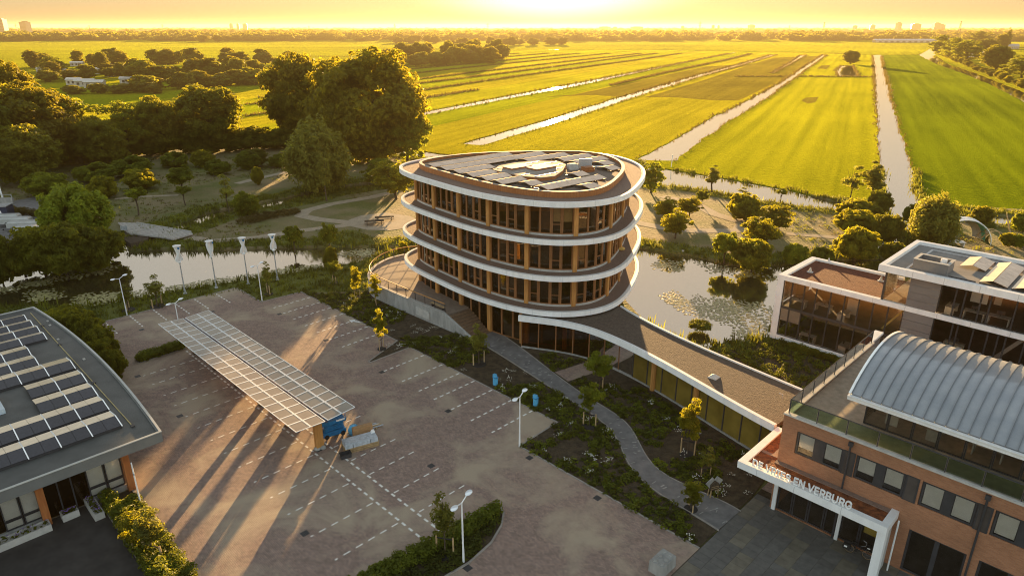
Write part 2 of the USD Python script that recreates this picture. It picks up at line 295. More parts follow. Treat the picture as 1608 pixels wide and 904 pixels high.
far_field = pasture('far_field', (0.12, 0.13, 0.010), (0.19, 0.20, 0.014), 0.36, tint=(0.84, 0.92, 0.03), stripe=0.3, big=0.003)
meadow_lush = pasture('meadow_lush', (0.105, 0.135, 0.004), (0.165, 0.19, 0.006), 0.36, tint=(0.86, 0.86, 0.03), stripe=0.6)
meadow_mown = pasture('meadow_mown', (0.13, 0.135, 0.005), (0.20, 0.19, 0.008), 0.43, tint=(0.90, 0.84, 0.04), stripe=0.5)
meadow_green = pasture('meadow_green', (0.095, 0.13, 0.004), (0.14, 0.175, 0.006), 0.36, tint=(0.78, 0.90, 0.02), stripe=0.5)
meadow_deep = pasture('meadow_deep', (0.062, 0.098, 0.003), (0.10, 0.135, 0.004), 0.16, tint=(0.66, 0.88, 0.02), stripe=0.6)
meadow_reed = pasture('meadow_reed', (0.12, 0.10, 0.018), (0.18, 0.15, 0.025), 0.24, tint=(0.85, 0.75, 0.06), stripe=0.3)
leaf_oak = leaf('leaf_oak', (0.145, 0.14, 0.010), (0.42, 0.36, 0.02), fac=0.5)
leaf_dark = leaf('leaf_dark', (0.115, 0.125, 0.010), (0.36, 0.34, 0.02), fac=0.5)
leaf_toplit = leaf('leaf_toplit', (0.22, 0.27, 0.02), (0.40, 0.44, 0.03), var=0.25)  # round willow leaves coloured brighter to stand for light from overhead
leaf_green = leaf('leaf_green', (0.14, 0.17, 0.012), (0.42, 0.44, 0.025), fac=0.5)
leaf_willow = leaf('leaf_willow', (0.19, 0.20, 0.035), (0.40, 0.38, 0.04), fac=0.5)
leaf_gold = leaf('leaf_gold', (0.16, 0.16, 0.012), (0.50, 0.46, 0.02), fac=0.55)
leaf_hedge = leaf('leaf_hedge', (0.115, 0.14, 0.012), (0.26, 0.27, 0.02))
reed_mat = leaf('reed_blades', (0.085, 0.07, 0.018), (0.16, 0.12, 0.025), scale=0.2)
grass_mat = leaf('grass_blades', (0.12, 0.145, 0.014), (0.27, 0.28, 0.025), scale=0.3)
cover_mat = leaf('ground_cover', (0.075, 0.088, 0.012), (0.15, 0.15, 0.02), scale=0.8)
flower_mat = M('white_blossom', (0.55, 0.53, 0.45), 0.8, var=0.1)
lily_mat = M('lily_pad', (0.22, 0.20, 0.07), 0.3, col2=(0.36, 0.32, 0.16), scale=2.0, spec=0.6)
# ------------------------------------------------------------------ land and water
ZW, ZF = -0.42, -0.27                              # water level, polder level; the campus and the park lie at 0
FD = np.array((0.489, 1.0))                      # run of the polder strips: x = s + 0.489 t, y = t
def ST(s, t): return ((s + 0.489 * t) * 1.008, t * 1.008)
def line_poly(pts, w):                           # a watercourse along pts, w a width or a width for each point
    pts = np.asarray(pts, float); w = np.broadcast_to(np.asarray(w, float), (len(pts),))
    d = np.gradient(pts, axis=0); d /= np.linalg.norm(d, axis=1, keepdims=True); n = np.c_[-d[:, 1], d[:, 0]]
    return sg.Polygon(np.vstack([pts + n * w[:, None] / 2, (pts - n * w[:, None] / 2)[::-1]])).buffer(0)
def wobble(poly, amp, seed, step=6.0):           # an uneven shore
    def ring(r):
        c = np.asarray(shapely.segmentize(sg.LineString(r.coords), step).coords)[:-1]
        p3 = np.c_[c * 0.13, np.zeros(len(c))]
        o = np.c_[meshkit.fbm(p3, 3, seed) - 0.5, meshkit.fbm(p3, 3, seed + 9) - 0.5] * 2 * amp
        return c + o
    out = []
    for g in getattr(poly, 'geoms', [poly]):
        if g.geom_type == 'Polygon': out.append(sg.Polygon(ring(g.exterior), [ring(h) for h in g.interiors]).buffer(0))
    return so.unary_union(out)

canal_front = line_poly([(-190, 222), (-100, 214), (-62, 205), (-38, 190), (-20, 178), (8, 172), (28, 170)], [9, 10, 10, 8, 7, 7, 6])
canal_right = sg.Polygon(pix([(1012, 262), (1060, 269), (1150, 284), (1235, 300), (1300, 316), (1345, 326), (1345, 336), (1300, 330), (1250, 325), (1180, 313), (1100, 298), (1050, 292), (1000, 286)], ZW))
canal_1 = sg.Polygon([ST(*p) for p in [(-52, 171), (-51, 205), (-51.5, 250), (-48.5, 330), (-47.5, 430), (-49, 600), (-50, 850), (-46, 850), (-44.5, 600), (-43.5, 430), (-43, 330), (-44.5, 250), (-44.5, 205), (-43.5, 171)]])
canal_2 = sg.Polygon([ST(*p) for p in [(9.5, 108), (9, 150), (8.7, 200), (9, 300), (9, 430), (9.3, 600), (9.5, 845), (18, 845), (16, 600), (15.4, 430), (14.8, 300), (14.8, 200), (15, 150), (14.5, 108)]])
canal_2 = canal_2.union(sg.Polygon(pix([(1394, 345), (1444, 338), (1425, 368), (1418, 396), (1385, 396), (1396, 370)], ZW))).buffer(0.01)
canal_right_edge = sg.Polygon([ST(*p) for p in [(74, 118), (75, 300), (76, 390), (74, 500), (66, 640), (64, 840), (96, 1080), (104, 1080), (80, 840), (74, 640), (80, 500), (82, 390), (83, 300), (83, 118)]])
ditch_3 = line_poly([ST(*p) for p in [(-107, 196), (-106, 240), (-109, 330), (-110, 480), (-108, 640), (-108, 850)]], [4.2, 4.4, 4.6, 4.4, 4.0, 5])
ditch_4 = line_poly([ST(*p) for p in [(-168, 205), (-165, 280), (-165, 340), (-163, 400), (-166, 600), (-168, 930)]], [4.0, 4.4, 5.2, 6.5, 2.2, 2.2])
ditch_small = sg.Polygon([ST(*p) for p in [(-16, 478), (-20, 540), (-19, 612), (-9, 612), (-5, 540), (-2, 478)]])
ditch_mid = line_poly([ST(*p) for p in [(-64, 510), (-68, 690), (-72, 840)]], [2.5, 4, 7])
narrow = []
for s, t0, t1, w in ((-140, 402, 880, 2.2), (-200, 250, 372, 2.6), (-228, 260, 1000, 2.2), (-257, 300, 1010, 2.6), (-280, 330, 1020, 2.2), (-318, 380, 1030, 2.2), (-352, 420, 1035, 2.0), (-390, 420, 1040, 2.0), (-430, 440, 1045, 2.0)):
    narrow.append(line_poly([ST(s + 2 * math.sin(t * 0.013 + s), t) for t in np.linspace(t0, t1, 14)], w))
cross = line_poly([(-620, 1180), (-330, 1150), (0, 1075), (215, 1035), (345, 960), (440, 850), (545, 865)], [8, 8, 8, 8, 7, 6, 5])
cross_2 = line_poly([(150, 479), (192, 479), (243, 474)], 1.2)
far_ditches = [line_poly([(-1500, y0), (-500, y0 * 0.97 + 30), (-160, y0 * 0.93)], w) for y0, w in ((560, 2.5), (640, 2.5), (740, 3), (860, 3), (1010, 3))]
pond = sg.Polygon([(-120, 50)] + pix([(0, 487), (60, 484), (112, 489), (150, 484), (200, 475), (250, 466), (290, 459), (340, 450), (390, 444), (436, 437), (500, 425), (560, 416), (592, 404), (610, 396)], ZW) + [(-13, 92.4), (-9, 93.4), (0, 95.0), (10, 94.0), (15.5, 90), (14.6, 86), (13.6, 77), (15.0, 70),
    (18.3, 64.4), (20.6, 64.0), (22.6, 65.4), (25, 65.6), (27.2, 66.7), (33, 73), (40, 80), (60, 90), (60, 95), (45, 93), (38, 91.2), (31, 91.5), (28, 94.5), (20, 98.8), (8, 100.5), (-6, 100.2), (-16, 99.6), (-28, 99.8), (-40, 98.8), (-50, 98.5), (-57, 97.3), (-66, 93), (-80, 91), (-120, 80)])
creek = line_poly(pix([(150, 398), (205, 388), (255, 366), (300, 352), (345, 336), (420, 322), (460, 314), (520, 300), (580, 291), (660, 284)], ZW), [5, 5, 4.5, 4.5, 4.5, 5, 5, 5, 5, 4])
ditch_dome = sg.Polygon(pix([(1500, 327), (1560, 338), (1625, 344), (1625, 356), (1560, 354), (1528, 346)], ZW))
pool_left = sg.Polygon(pix([(392, 214), (420, 206), (440, 214), (420, 228), (395, 226)], ZW))
waters = [wobble(p, a, 3 + i) for i, (p, a) in enumerate([(canal_front, 1.0), (canal_right.buffer(.7), 0.6), (canal_1.buffer(.7), 1.1), (canal_2.buffer(.7), 0.9), (canal_right_edge.buffer(1.5), 1.2), (ditch_3.buffer(1.2), 0.9), (ditch_4.buffer(1.0), 0.7), (ditch_small, 1.0), (ditch_mid, 0.5), (cross, 1.0), (pond, 0.7), (creek, 0.7), (ditch_dome, 0.5), (pool_left, 1.0)])] + narrow + far_ditches + [cross_2]
WATER = so.unary_union(waters)
single('water', MB().sheet(sg.box(-1900, 40, 1500, 1500), ZW), water_mat, kind='structure')
single('water_bed', MB().sheet(sg.box(-1900, 30, 1500, 1500), ZW - 0.9), soil, kind='structure')
# the polder: every strip between two ditches is a field of its own
polder_south = so.unary_union([sg.Polygon([(-1900, 236), (-190, 224), (-100, 213), (-62, 204), (-38, 189), (-20, 177), (8, 171), (33, 171), (33.5, 160.5), (60, 133), (78, 124.5), (92, 122), (112, 112), (700, 60), (1500, 60), (1500, 1500), (-1900, 1500)])])
land_dry = sg.box(-1900, 40, 1500, 1500).difference(WATER)
fields = land_dry.intersection(polder_south)
reed_zone_a = sg.Polygon(pix([(862, 152), (905, 149), (965, 136), (1110, 105), (1200, 99), (1160, 106), (1070, 127), (1000, 146), (970, 152), (935, 149)], ZF)).buffer(1)
reed_zone_b = sg.Polygon(pix([(1012, 153), (1090, 131), (1160, 108), (1215, 91), (1290, 88), (1225, 127), (1160, 158), (1120, 158), (1060, 153)], ZF))
north = sg.Polygon([(-3000, 1250), (-620, 1180), (-330, 1150), (0, 1075), (215, 1035), (345, 960), (440, 850), (545, 865), (1600, 700), (3000, 3000), (-3000, 3000)])
BANDS = [-3000, -470, -430, -390, -352, -318, -280, -257, -228, -200, -165, -140, -109, -47.5, 12, 78, 3000]
def cut(poly, tone_of):
    poly = so.unary_union(poly)
    pieces = [poly.intersection(north)] + [poly.difference(north).intersection(sg.Polygon([ST(a, -400), ST(b, -400), ST(b, 1700), ST(a, 1700)])) for a, b in zip(BANDS, BANDS[1:])]
    pieces = [g for p in pieces for g in getattr(p, 'geoms', [p])]
    for g in sorted(pieces, key=lambda g: -g.area):
        if g.geom_type != 'Polygon' or g.area < 20: continue
        c = g.representative_point(); mat = tone_of(c.x - 0.489 * c.y, c.y)
        single('field', MB().prism(g.simplify(0.2), ZF - 1.0, ZF), mat, kind='structure')
def tone(s, t):
    if north.contains(sg.Point(s + .489 * t, t)): return far_field
    if s > 100: return far_field
    if 15 < s < 84: return meadow_deep
    if -45 < s < 9: return meadow_lush
    if -108 < s < -45: return meadow_mown
    if s < -470: return far_field
    return (meadow_lush, meadow_mown, meadow_green)[int(abs(s) / 29) % 3]
rz = reed_zone_a.union(reed_zone_b).intersection(fields)
cut(fields.difference(rz), tone); cut(rz, lambda s, t: meadow_reed)
# land beyond, out to the horizon
far_land = sg.box(-15000, 1500, 15000, 16000).union(sg.box(-15000, 60, -1900, 1500)).union(sg.box(1500, 60, 15000, 1500))
single('far_land', MB().sheet(far_land, ZF - 0.02), far_field, kind='structure')
single('ground_behind', MB().sheet(sg.box(-15000, -250, 15000, 60).difference(sg.box(-130, -250, 160, 60)), ZF - 0.03), far_field, kind='structure')
# campus and park
park = sg.box(-1900, 40, 1500, 300).difference(polder_south).union(sg.box(-130, -250, 160, 45)).difference(WATER)
PARK = park
single('park_lawn', MB().prism(park.simplify(0.1), -1.9, -0.06), park_lawn, kind='structure')
near_bank = WATER.buffer(4.0).intersection(sg.box(-140, 50, 100, 215)).intersection(park)
single('rough_patch', MB().sheet(sg.Polygon(pix([(1258, 158), (1266, 153.5), (1286, 152.5), (1280, 161), (1268, 163)], ZF)), ZF + .02), meadow_reed, kind='structure')
single('rough_patch', MB().sheet(sg.Polygon(pix([(1282, 108), (1290, 103), (1304, 102.5), (1298, 109)], ZF)), ZF + .02), meadow_reed, kind='structure')
bank_strip = sg.Polygon([W(-95, 12), W(-82.4, 14), W(-82.4, 32.6), W(-76, 32.8), W(-75, 37.9), W(-70, 43.3), W(-69, 58), W(-95, 58)]).difference(WATER)
green = so.unary_union([near_bank, bank_strip]).difference(WATER.buffer(0.15))
single('grass_bank', MB().sheet(green.simplify(0.1), -0.045), bank_green, kind='structure')

# paths of the park, drawn as they run on the ground
def ribbon(pts, w): return sg.LineString(pts).buffer(w / 2, cap_style=2, join_style=1)
park_paths = [ribbon(pix([(285, 370), (330, 378), (400, 373), (470, 362), (560, 351)]), 2.0),
              ribbon(pix([(550, 349), (500, 344), (472, 338), (482, 330), (520, 320), (585, 309), (640, 296)]), 2.2),
              sg.Polygon(pix([(548, 347), (570, 339), (605, 335), (640, 340), (655, 348), (640, 356), (610, 360), (580, 359), (556, 354)])).buffer(0.6),
              ribbon(pix([(372, 288), (400, 281), (450, 270)]), 2.0), ribbon(pix([(180, 312), (230, 308), (280, 306)]), 1.2),
              ribbon(pix([(995, 348), (1040, 357), (1090, 362), (1160, 362), (1170, 350), (1120, 335), (1090, 318), (1040, 308)]), 2.4),
              ribbon(pix([(1235, 366), (1310, 372), (1340, 376)]), 1.8)]
single('park_path', MB().sheet(so.unary_union(park_paths).intersection(park).simplify(0.05), -0.036), path_tan, kind='structure')
quay = sg.Polygon(pix([(-60, 345), (0, 318), (40, 312), (85, 300), (150, 300), (95, 322), (75, 332), (110, 345), (95, 390), (75, 425), (-60, 470)]))
single('yard_paving', MB().sheet(quay.intersection(park), -0.03), path_grey, kind='structure')

# ------------------------------------------------------------------ the car park, all on one grid
lot = sg.Polygon([(-82.3, 9.7), (-82.3, 32.7), (-75.4, 32.7), (-75.1, 37.75), (-55.0, 37.75), (-53.1, 33.0), (-52.7, 33.0), (-52.7, 37.75), (-32.5, 37.75), (-32.3, 33.0), (-16.2, 33.0), (-16.2, 43.0), (-5, 43), (-5, -40), (-36, -40), (-36, 9.6), (-48.2, 9.6), (-48.3, 9.7)])
island_a = sg.Polygon([(-70.1, 16.9), (-70.2, 21.4), (-68.9, 21.2), (-68.8, 16.7)])
island_b = sg.Polygon([(-29.4, 14.8), (-28.2, 26.9), (-27.4, 26.6), (-26.6, 25.6), (-25.9, 24), (-25.6, 21.8), (-25.8, 19.5), (-26.6, 17.4), (-27.6, 15.6), (-28.6, 14.7)])
forecourt = sg.Polygon([(-16.2, 28.6), (-16.2, 41.6), (-14.4, 41.6), (-14.4, 40.6), (-2, 40.6), (-2, 26), (-12, 24)])
LOT = Thing('parking_lot', None, None, (*W(-50, 25), 0), -45, kind='structure')
LOT.part('paving', MB('ab').prism(lot.difference(island_a).difference(island_b).difference(forecourt), -0.4, 0.0), lot_paving)
def dashes(a0, b0, a1, b1, w=0.11, dash=0.42, gap=0.33):
    m = MB('ab'); L = math.hypot(a1 - a0, b1 - b0); ua, ub = (a1 - a0) / L, (b1 - b0) / L; x = 0.0
    while x < L - 0.15:
        e = min(x + dash, L); p, q = (a0 + ua * x, b0 + ub * x), (a0 + ua * e, b0 + ub * e); na, nb = -ub * w / 2, ua * w / 2
        m.raw([(p[0] - na, p[1] - nb, 0.004), (p[0] + na, p[1] + nb, 0.004), (q[0] + na, q[1] + nb, 0.004), (q[0] - na, q[1] - nb, 0.004)], [(3, 2, 1, 0)]); x = e + gap
    LOT.part('dashed_line', m, paint)
for a in (-72.7, -70.4, -68.0, -65.4, -62.85, -60.3, -57.8): dashes(a, 37.7, a, 32.9, w=0.16)
for a in (-50.3, -47.4, -44.85, -42.7, -40.3, -37.75, -35.2): dashes(a, 37.7, a, 32.85, w=0.16)
for b in (17.5, 20.1, 22.65, 25.2, 27.4, 30.0): dashes(-82.1, b, -77.5, b, w=0.16)
for a in (-65.7, -63.3, -60.45, -57.95, -55.4, -52.9, -50.3, -47.8, -45.25, -42.7, -40.2, -37.7, -34.65, -31.7): dashes(a, 20.9, a, 16.1, dash=0.5, gap=0.42)
for a in (-65.0, -62.5, -60.0, -57.5, -55.0, -52.5, -50.0, -47.5, -45.0, -42.5, -40.0, -37.55, -34.5, -31.6): dashes(a, 26.7, a, 22.6, dash=0.5, gap=0.42)
dashes(-68.3, 21.12, -28.9, 21.12, w=0.16); dashes(-68.3, 22.42, -28.9, 22.42, w=0.16)
for a, b in ((-35.14, 26.5), (-35.2, 16.0), (-25.35, 21.5), (-30.6, 32.5), (-23.9, 32.4), (-55.87, 15.8), (-66, 15.7), (-77.1, 19.72), (-76.7, 27.34), (-70.5, 32.5), (-60.47, 32.6), (-50.3, 32.6), (-40.3, 32.5)):
    g = MB('ab').box(a - 0.24, b - 0.24, -0.05, a + 0.24, b + 0.24, 0.006)
    for k in range(4): g.box(a - 0.2, b - 0.17 + k * 0.1, 0.006, a + 0.2, b - 0.12 + k * 0.1, 0.014)
    LOT.part('drain_grate', g, dark_metal)
def kerb(pts, w=0.12, h=0.05, closed=False):
    l = sg.LineString(list(pts) + ([pts[0]] if closed else []))
    LOT.part('kerb', MB('ab').prism(l.buffer(w / 2, cap_style=2, join_style=2), -0.3, h), kerb_mat)
kerb([(-82.36, 12), (-82.36, 32.76), (-75.46, 32.76), (-75.16, 37.81), (-54.96, 37.81), (-53.06, 32.96), (-52.76, 32.96), (-52.76, 37.81), (-32.44, 37.81), (-32.24, 33.06), (-16.2, 33.06)])
kerb(list(island_a.exterior.coords)[:-1], closed=True); kerb(list(island_b.exterior.coords)[:-1], h=0.09, closed=True)
kerb([(-48.2, 9.53), (-36.0, 9.6), (-36, 0)]); kerb([(-48.3, 7.5), (-38.4, 7.45), (-34.5, 7.4)])
# drive in front of the low building, planting beds
single('forecourt_drive', MB('ab').prism(sg.Polygon([(-48.5, -30), (-48.5, 7.4), (-34.6, 7.4), (-34.6, -30)]), -0.4, -0.012), asphalt, kind='structure')
walk = sg.LineString([(-52.5, 46.4), (-49.4, 44.95), (-43.1, 44.2), (-38.2, 43.05), (-33.0, 42.0), (-28.9, 41.1), (-27.0, 40.15), (-25.2, 38.5), (-23.7, 37.55), (-21.6, 37.1), (-19.5, 37.0), (-16.1, 36.85)])
_le = [(-49.43, 43.79), (-43.42, 43.07), (-38.08, 41.95), (-33.3, 41.25), (-29.47, 40.47), (-27.8, 39.75), (-26.33, 38.37), (-24.84, 37.24), (-22.92, 36.39), (-19.69, 35.76), (-16.19, 35.43)]
_re = [(-49.0, 46.9), (-46.0, 46.2), (-42.73, 45.38), (-38.41, 44.11), (-32.66, 42.74), (-28.15, 41.7), (-26.01, 40.5), (-23.95, 38.71), (-22.16, 38.0), (-19.42, 38.23), (-16.1, 38.2)]
_sm = lambda p: [tuple(q) for q in np.array(splev(np.linspace(0, 1, 60), splprep(np.array(p).T, s=0.06)[0])).T]
WPATH = sg.Polygon(_sm(_le) + _sm(_re)[::-1]).buffer(0)
WALK = WPATH.union(sg.Polygon([(-54.5, 46.3), (-49.4, 43.8), (-47, 46.2), (-50, 48.5)]))
SIDE = sg.Polygon([(-38.5, 44.3), (-36.4, 43.8), (-35.0, 50.6), (-37.0, 51.4)])
single('garden_walk', MB('ab').sheet(WALK.difference(SIDE), 0.03), path_grey, kind='structure')
single('side_walk', MB('ab').sheet(SIDE.difference(WALK.buffer(0.02)), 0.034), lot_paving, kind='structure')
single('walk_edging', MB('ab').prism(so.unary_union([sg.LineString(_sm(_le)).buffer(.045), sg.LineString(_sm(_re)).buffer(.045)]).difference(SIDE), -0.2, 0.05), kerb_mat, kind='structure')
bed_main = sg.Polygon([(-75, 37.87), (-55, 37.87), (-53.1, 33.1), (-52.8, 33.1), (-52.8, 37.87), (-32.4, 37.87), (-32.2, 33.12), (-16.25, 33.12), (-16.25, 40.4), (-16.6, 43.5), (-21, 47), (-36, 51), (-43, 49), (-48, 46.5), (-49.2, 43.6), (-54, 43.5), (-69.5, 43.8), (-72, 40)])
bed_back = sg.Polygon([AB(*p) for p in pix([(1140, 556), (1178, 553), (1215, 538), (1300, 572), (1340, 585), (1300, 600), (1268, 606), (1200, 582)])]).buffer(1.0)
BEDS = dict(main=bed_main, back=bed_back, a=island_a.buffer(-0.06), b=island_b.buffer(-0.06), left=sg.Polygon([(-48.2, 7.55), (-34.6, 7.5), (-34.6, 0), (-33, 0), (-33, 9.4), (-36, 9.5), (-48.2, 9.47)]))
for k, p in BEDS.items():
    single('planting_bed', MB('ab').sheet(p.difference(WALK.buffer(0.1)).difference(SIDE.buffer(0.02)) if k == 'main' else p, 0.012 if k != 'back' else -0.02), soil, kind='structure')
# forecourt slabs in front of the entrance
FORE = Thing('forecourt', None, None, (*W(-10, 34), 0), -45, kind='structure')
FORE.part('slab_bed', MB('ab').prism(forecourt, -0.4, -0.03), soil)
rng = random.Random(5); n_slab = 0; rest = MB('ab')
for i in range(15):
    for j in range(22):
        a0, b0 = -16.15 + i * 0.96, 27.2 + j * 0.62 + (0.31 if i % 2 else 0)
        q = sg.box(a0 + 0.008, b0 + 0.008, a0 + 0.952, b0 + 0.612).intersection(forecourt.buffer(-0.02))
        if q.is_empty or q.area < 0.02: continue
        stripe = ((a0 + b0 * 0.35) % 3.1) < 0.9
        m = MB('ab').prism(q, -0.05, rng.uniform(-0.003, 0.003)); n_slab += 1
        if n_slab < 298: FORE.part('paving_slab', m, slab_tan if stripe else slab_mat)
        else: rest.prism(q, -0.05, 0.0)
if rest.n: FORE.part('more_slabs', rest, slab_mat, kind='stuff')
# ------------------------------------------------------------------ the round office building
OUT_PTS = [(-13.35, 80.2), (-13.0, 82.6), (-11.9, 84.4), (-10.2, 86.0), (-7, 88.0), (-2, 89.8), (4, 90.6), (9, 90.2), (12.6, 88.4), (14.4, 85.7), (15.12, 81.2), (15.03, 77.3), (14.55, 74.6), (13.15, 69.9), (11.03, 65.6), (9.23, 63.7), (7.24, 62.75),
           (4.63, 62.5), (2.8, 62.8), (0.96, 63.45), (-2.17, 65.5), (-4.61, 67.8), (-7.26, 70.6), (-9.19, 73.0), (-11.3, 76.0), (-12.8, 78.3)]
_p = np.array(OUT_PTS + OUT_PTS[:1]); tck, _ = splprep(_p.T, s=0.6, per=True); OUTLINE = np.array(splev(np.linspace(0, 1, 181)[:-1], tck)).T
OUT = sg.Polygon(OUTLINE).buffer(0)
FAC = OUT.buffer(-1.9)
LEV = (4.6, 8.3, 12.0, 15.7)                     # tops of the four white rims
OFF = Thing('round_office_building', 'round four storey timber and glass office building with white curved rims around each floor', 'office building', (1.5, 76, 0))
def ring(poly, d_in, z0, z1): return MB().prism(poly.difference(poly.buffer(-d_in)), z0, z1)
for zt in LEV:
    rim = MB().prism(OUT.difference(OUT.buffer(-0.30)), zt - 0.52, zt)
    OFF.part('white_rim', rim, white_metal, smooth=30)
    OFF.part('rim_deck', MB().prism(OUT.buffer(-0.302).difference(FAC.buffer(-0.4)) if zt < 15 else OUT.buffer(-0.302), zt - 0.45, zt - 0.14), roof_gravel if zt < 15 else roof_gravel)
    _l = sg.LineString(list(OUT.exterior.coords))
    for i_ in range(30):
        q_, q2 = _l.interpolate(i_ * _l.length / 30), _l.interpolate(i_ * _l.length / 30 + .02)
        OFF.part('rim_joint', MB().bar((q_.x, q_.y, zt - .26), (q2.x, q2.y, zt - .26), .006, .515), grey_metal)
    OFF.part('rim_gutter', ring(OUT.buffer(-0.34), 0.07, zt - 0.14, zt - 0.06), grey_metal)
floors = [(0.0, 4.08)] + [(z - 0.14, z2 - 0.52) for z, z2 in zip(LEV[:-1], LEV[1:])]
for z0, z1 in floors:
    OFF.part('floor_slab', MB().prism(FAC.buffer(-0.42), z0 - 0.30, z0 + 0.02), interior_floor)
    OFF.part('ceiling', MB().prism(FAC.buffer(-0.05), z1 - 0.06, z1 - 0.01), interior_pale)
core = sg.box(-4.5, 74, 6.5, 82)
for z0, z1 in floors:
    OFF.part('core_wall', MB().prism(core.difference(core.buffer(-0.3)), z0 + 0.02, z1 - 0.06), wood_core)
    for wx0, wy0, wx1, wy1 in ((-4.5, 77.9, -10.5, 78.1), (6.5, 77.9, 12, 78.1)):
        OFF.part('partition', MB().box(min(wx0, wx1), wy0, z0 + 0.02, max(wx0, wx1), wy1, z1 - 0.06), interior_pale)
# facade: thick glulam posts every four bays, slim timber frames and glass between
fl = sg.LineString(list(FAC.exterior.coords)); LF = fl.length
def fpt(s):
    p, q = fl.interpolate((s - 0.02) % LF), fl.interpolate((s + 0.02) % LF); t = np.array((q.x - p.x, q.y - p.y)); t /= np.linalg.norm(t)
    return np.array(((p.x + q.x) / 2, (p.y + q.y) / 2)), t
ccw = FAC.exterior.is_ccw
s_ref = fl.project(sg.Point(at(817.5, 372, 11.9)))
n_bay = round(LF / 4.75); bay = LF / n_bay; rng = random.Random(8)
def fbox(s, w, d0, d1, z0, z1):                  # a block on the facade line: w along it, from d0 to d1 outwards
    p, t = fpt(s); n = np.array((t[1], -t[0])) * (1 if ccw else -1)
    c = [p - t * w / 2 + n * d0, p + t * w / 2 + n * d0, p + t * w / 2 + n * d1, p - t * w / 2 + n * d1]
    return [(*q, z0) for q in c] + [(*q, z1) for q in c]
for k, (z0, z1) in enumerate(floors):
    if k: OFF.part('sill', ring(FAC.buffer(0.12), 0.3, z0, z0 + 0.22), concrete_pale)
    zb = z0 + (0.22 if k else 0.05)
    OFF.part('head_rail', ring(FAC.buffer(0.02), 0.12, z1 - 0.14, z1 - 0.005), frame_wood)
    for i in range(n_bay):
        sp = s_ref + i * bay; p, _ = fpt(sp)
        ground = k == 0
        OFF.part('glulam_post', MB().hexa(fbox(sp, 0.42 if not ground else 0.5, -0.1, 0.30, zb - 0.2 if k else 0.0, z1)), timber)
        if ground and p[1] > 77 and p[0] > -4: continue
        nw = 4 if not ground else 3; w = (bay - 0.42) / nw
        for j in range(nw):
            sc = sp + 0.21 + (j + 0.5) * w
            m = MB()
            for sgn in (-1, 1): m.hexa(fbox(sc + sgn * (w / 2 - 0.05), 0.10, -0.07, 0.09, zb, z1 - 0.14))
            op = (j == 1 or (j == 3 and rng.random() < 0.3)) and not ground
            m.hexa(fbox(sc, w - 0.2, -0.05, 0.07, zb, zb + 0.09)); m.hexa(fbox(sc, w - 0.2, -0.05, 0.07, z1 - 0.24, z1 - 0.14))
            if op:                               # opening sash: a heavier inner frame with a transom
                for sgn in (-1, 1): m.hexa(fbox(sc + sgn * (w / 2 - 0.15), 0.10, -0.05, 0.11, zb + 0.09, z1 - 0.24))
                m.hexa(fbox(sc, w - 0.36, -0.05, 0.1, zb + 0.95, zb + 1.03))
            wp = OFF.part('window', m, frame_wood)
            g = MB().hexa(fbox(sc, w - 0.2, -0.005, 0.005, zb + 0.09, z1 - 0.24)); OFF.part('pane', g, office_glass, parent=wp)
            if (not ground) and p[0] > 5 and p[1] < 76 and k == 3 and j in (0, 1) and rng.random() < 0.8 or rng.random() < 0.05:
                OFF.part('blind', MB().hexa(fbox(sc, w - 0.24, -0.14, -0.12, zb + (0.1 if rng.random() < 0.5 else 1.2), z1 - 0.25)), blind_mat, parent=wp)
# roof: parapet ring, gravel, rows of solar panels in tents, a pale skylight plate
RP = OUT.buffer(-2.35)
OFF.part('roof_parapet', ring(RP, 0.28, 15.56, 16.12), timber_dark, smooth=30)
OFF.part('parapet_cap', ring(RP.buffer(0.02), 0.36, 16.12, 16.17), M('cap_zinc', (0.34, 0.29, 0.25), 0.75, var=0.06), smooth=30)
OFF.part('roof_gravel', MB().prism(RP.buffer(-0.3), 15.6, 15.85), M('warm_gravel', (0.16, 0.125, 0.10), .95, col2=(0.24, 0.19, 0.155), scale=7, detail=8))
sky_pts = [(-1.75, 75.4), (-0.2, 73.6), (1.4, 72.1), (3.0, 71.5), (4.3, 72.2), (5.3, 75.0), (5.9, 78.4), (5.3, 80.2), (3.0, 80.4), (0.6, 79.4), (-1.2, 77.6)]
SKYL = sg.Polygon(sky_pts).buffer(0.5).buffer(-0.2)
OFF.part('plate_upstand', MB().prism(SKYL.buffer(-.04), 15.85, 16.17), timber_dark)
plate = OFF.part('skylight_plate', MB().prism(SKYL, 16.17, 16.24), M('pale_plate', (0.34, 0.29, 0.245), 0.9, var=0.05), smooth=30)
for k in range(-2, 5):
    l = sg.LineString([(-6 + k * 2.2, 70), (6 + k * 2.2, 81)]).intersection(SKYL.buffer(-0.25))
    if l.length > 1:
        c = list(l.coords); OFF.part('plate_seam', MB().bar((*c[0], 16.25), (*c[-1], 16.25), 0.07, 0.03), grey_metal, parent=plate)
for c in ((0.6, 76.6), (3.3, 76.2)):
    hp_ = affinity.rotate(sg.box(c[0] - 1.5, c[1] - 0.8, c[0] + 1.5, c[1] + 0.8), 41, origin=c)
    p_ = OFF.part('roof_hatch', MB().prism(hp_, 16.241, 16.40), timber_dark); OFF.part('hatch_cover', MB().prism(hp_.buffer(.05, join_style=2), 16.40, 16.44), concrete_pale, parent=p_)
pv_sunny = M('pv_sunny_slope', (0.22, 0.165, 0.11), 0.85, var=0.06, spec=0.1)
dirr, th = np.array((math.cos(math.radians(41)), math.sin(math.radians(41)))), math.radians(41)
per = np.array((dirr[1], -dirr[0]))              # towards the camera side
INS = RP.buffer(-.55).difference(SKYL.buffer(0.15)).difference(sg.Point(8.2, 77.3).buffer(1.5))
o0 = np.array((0.5, 69.5))
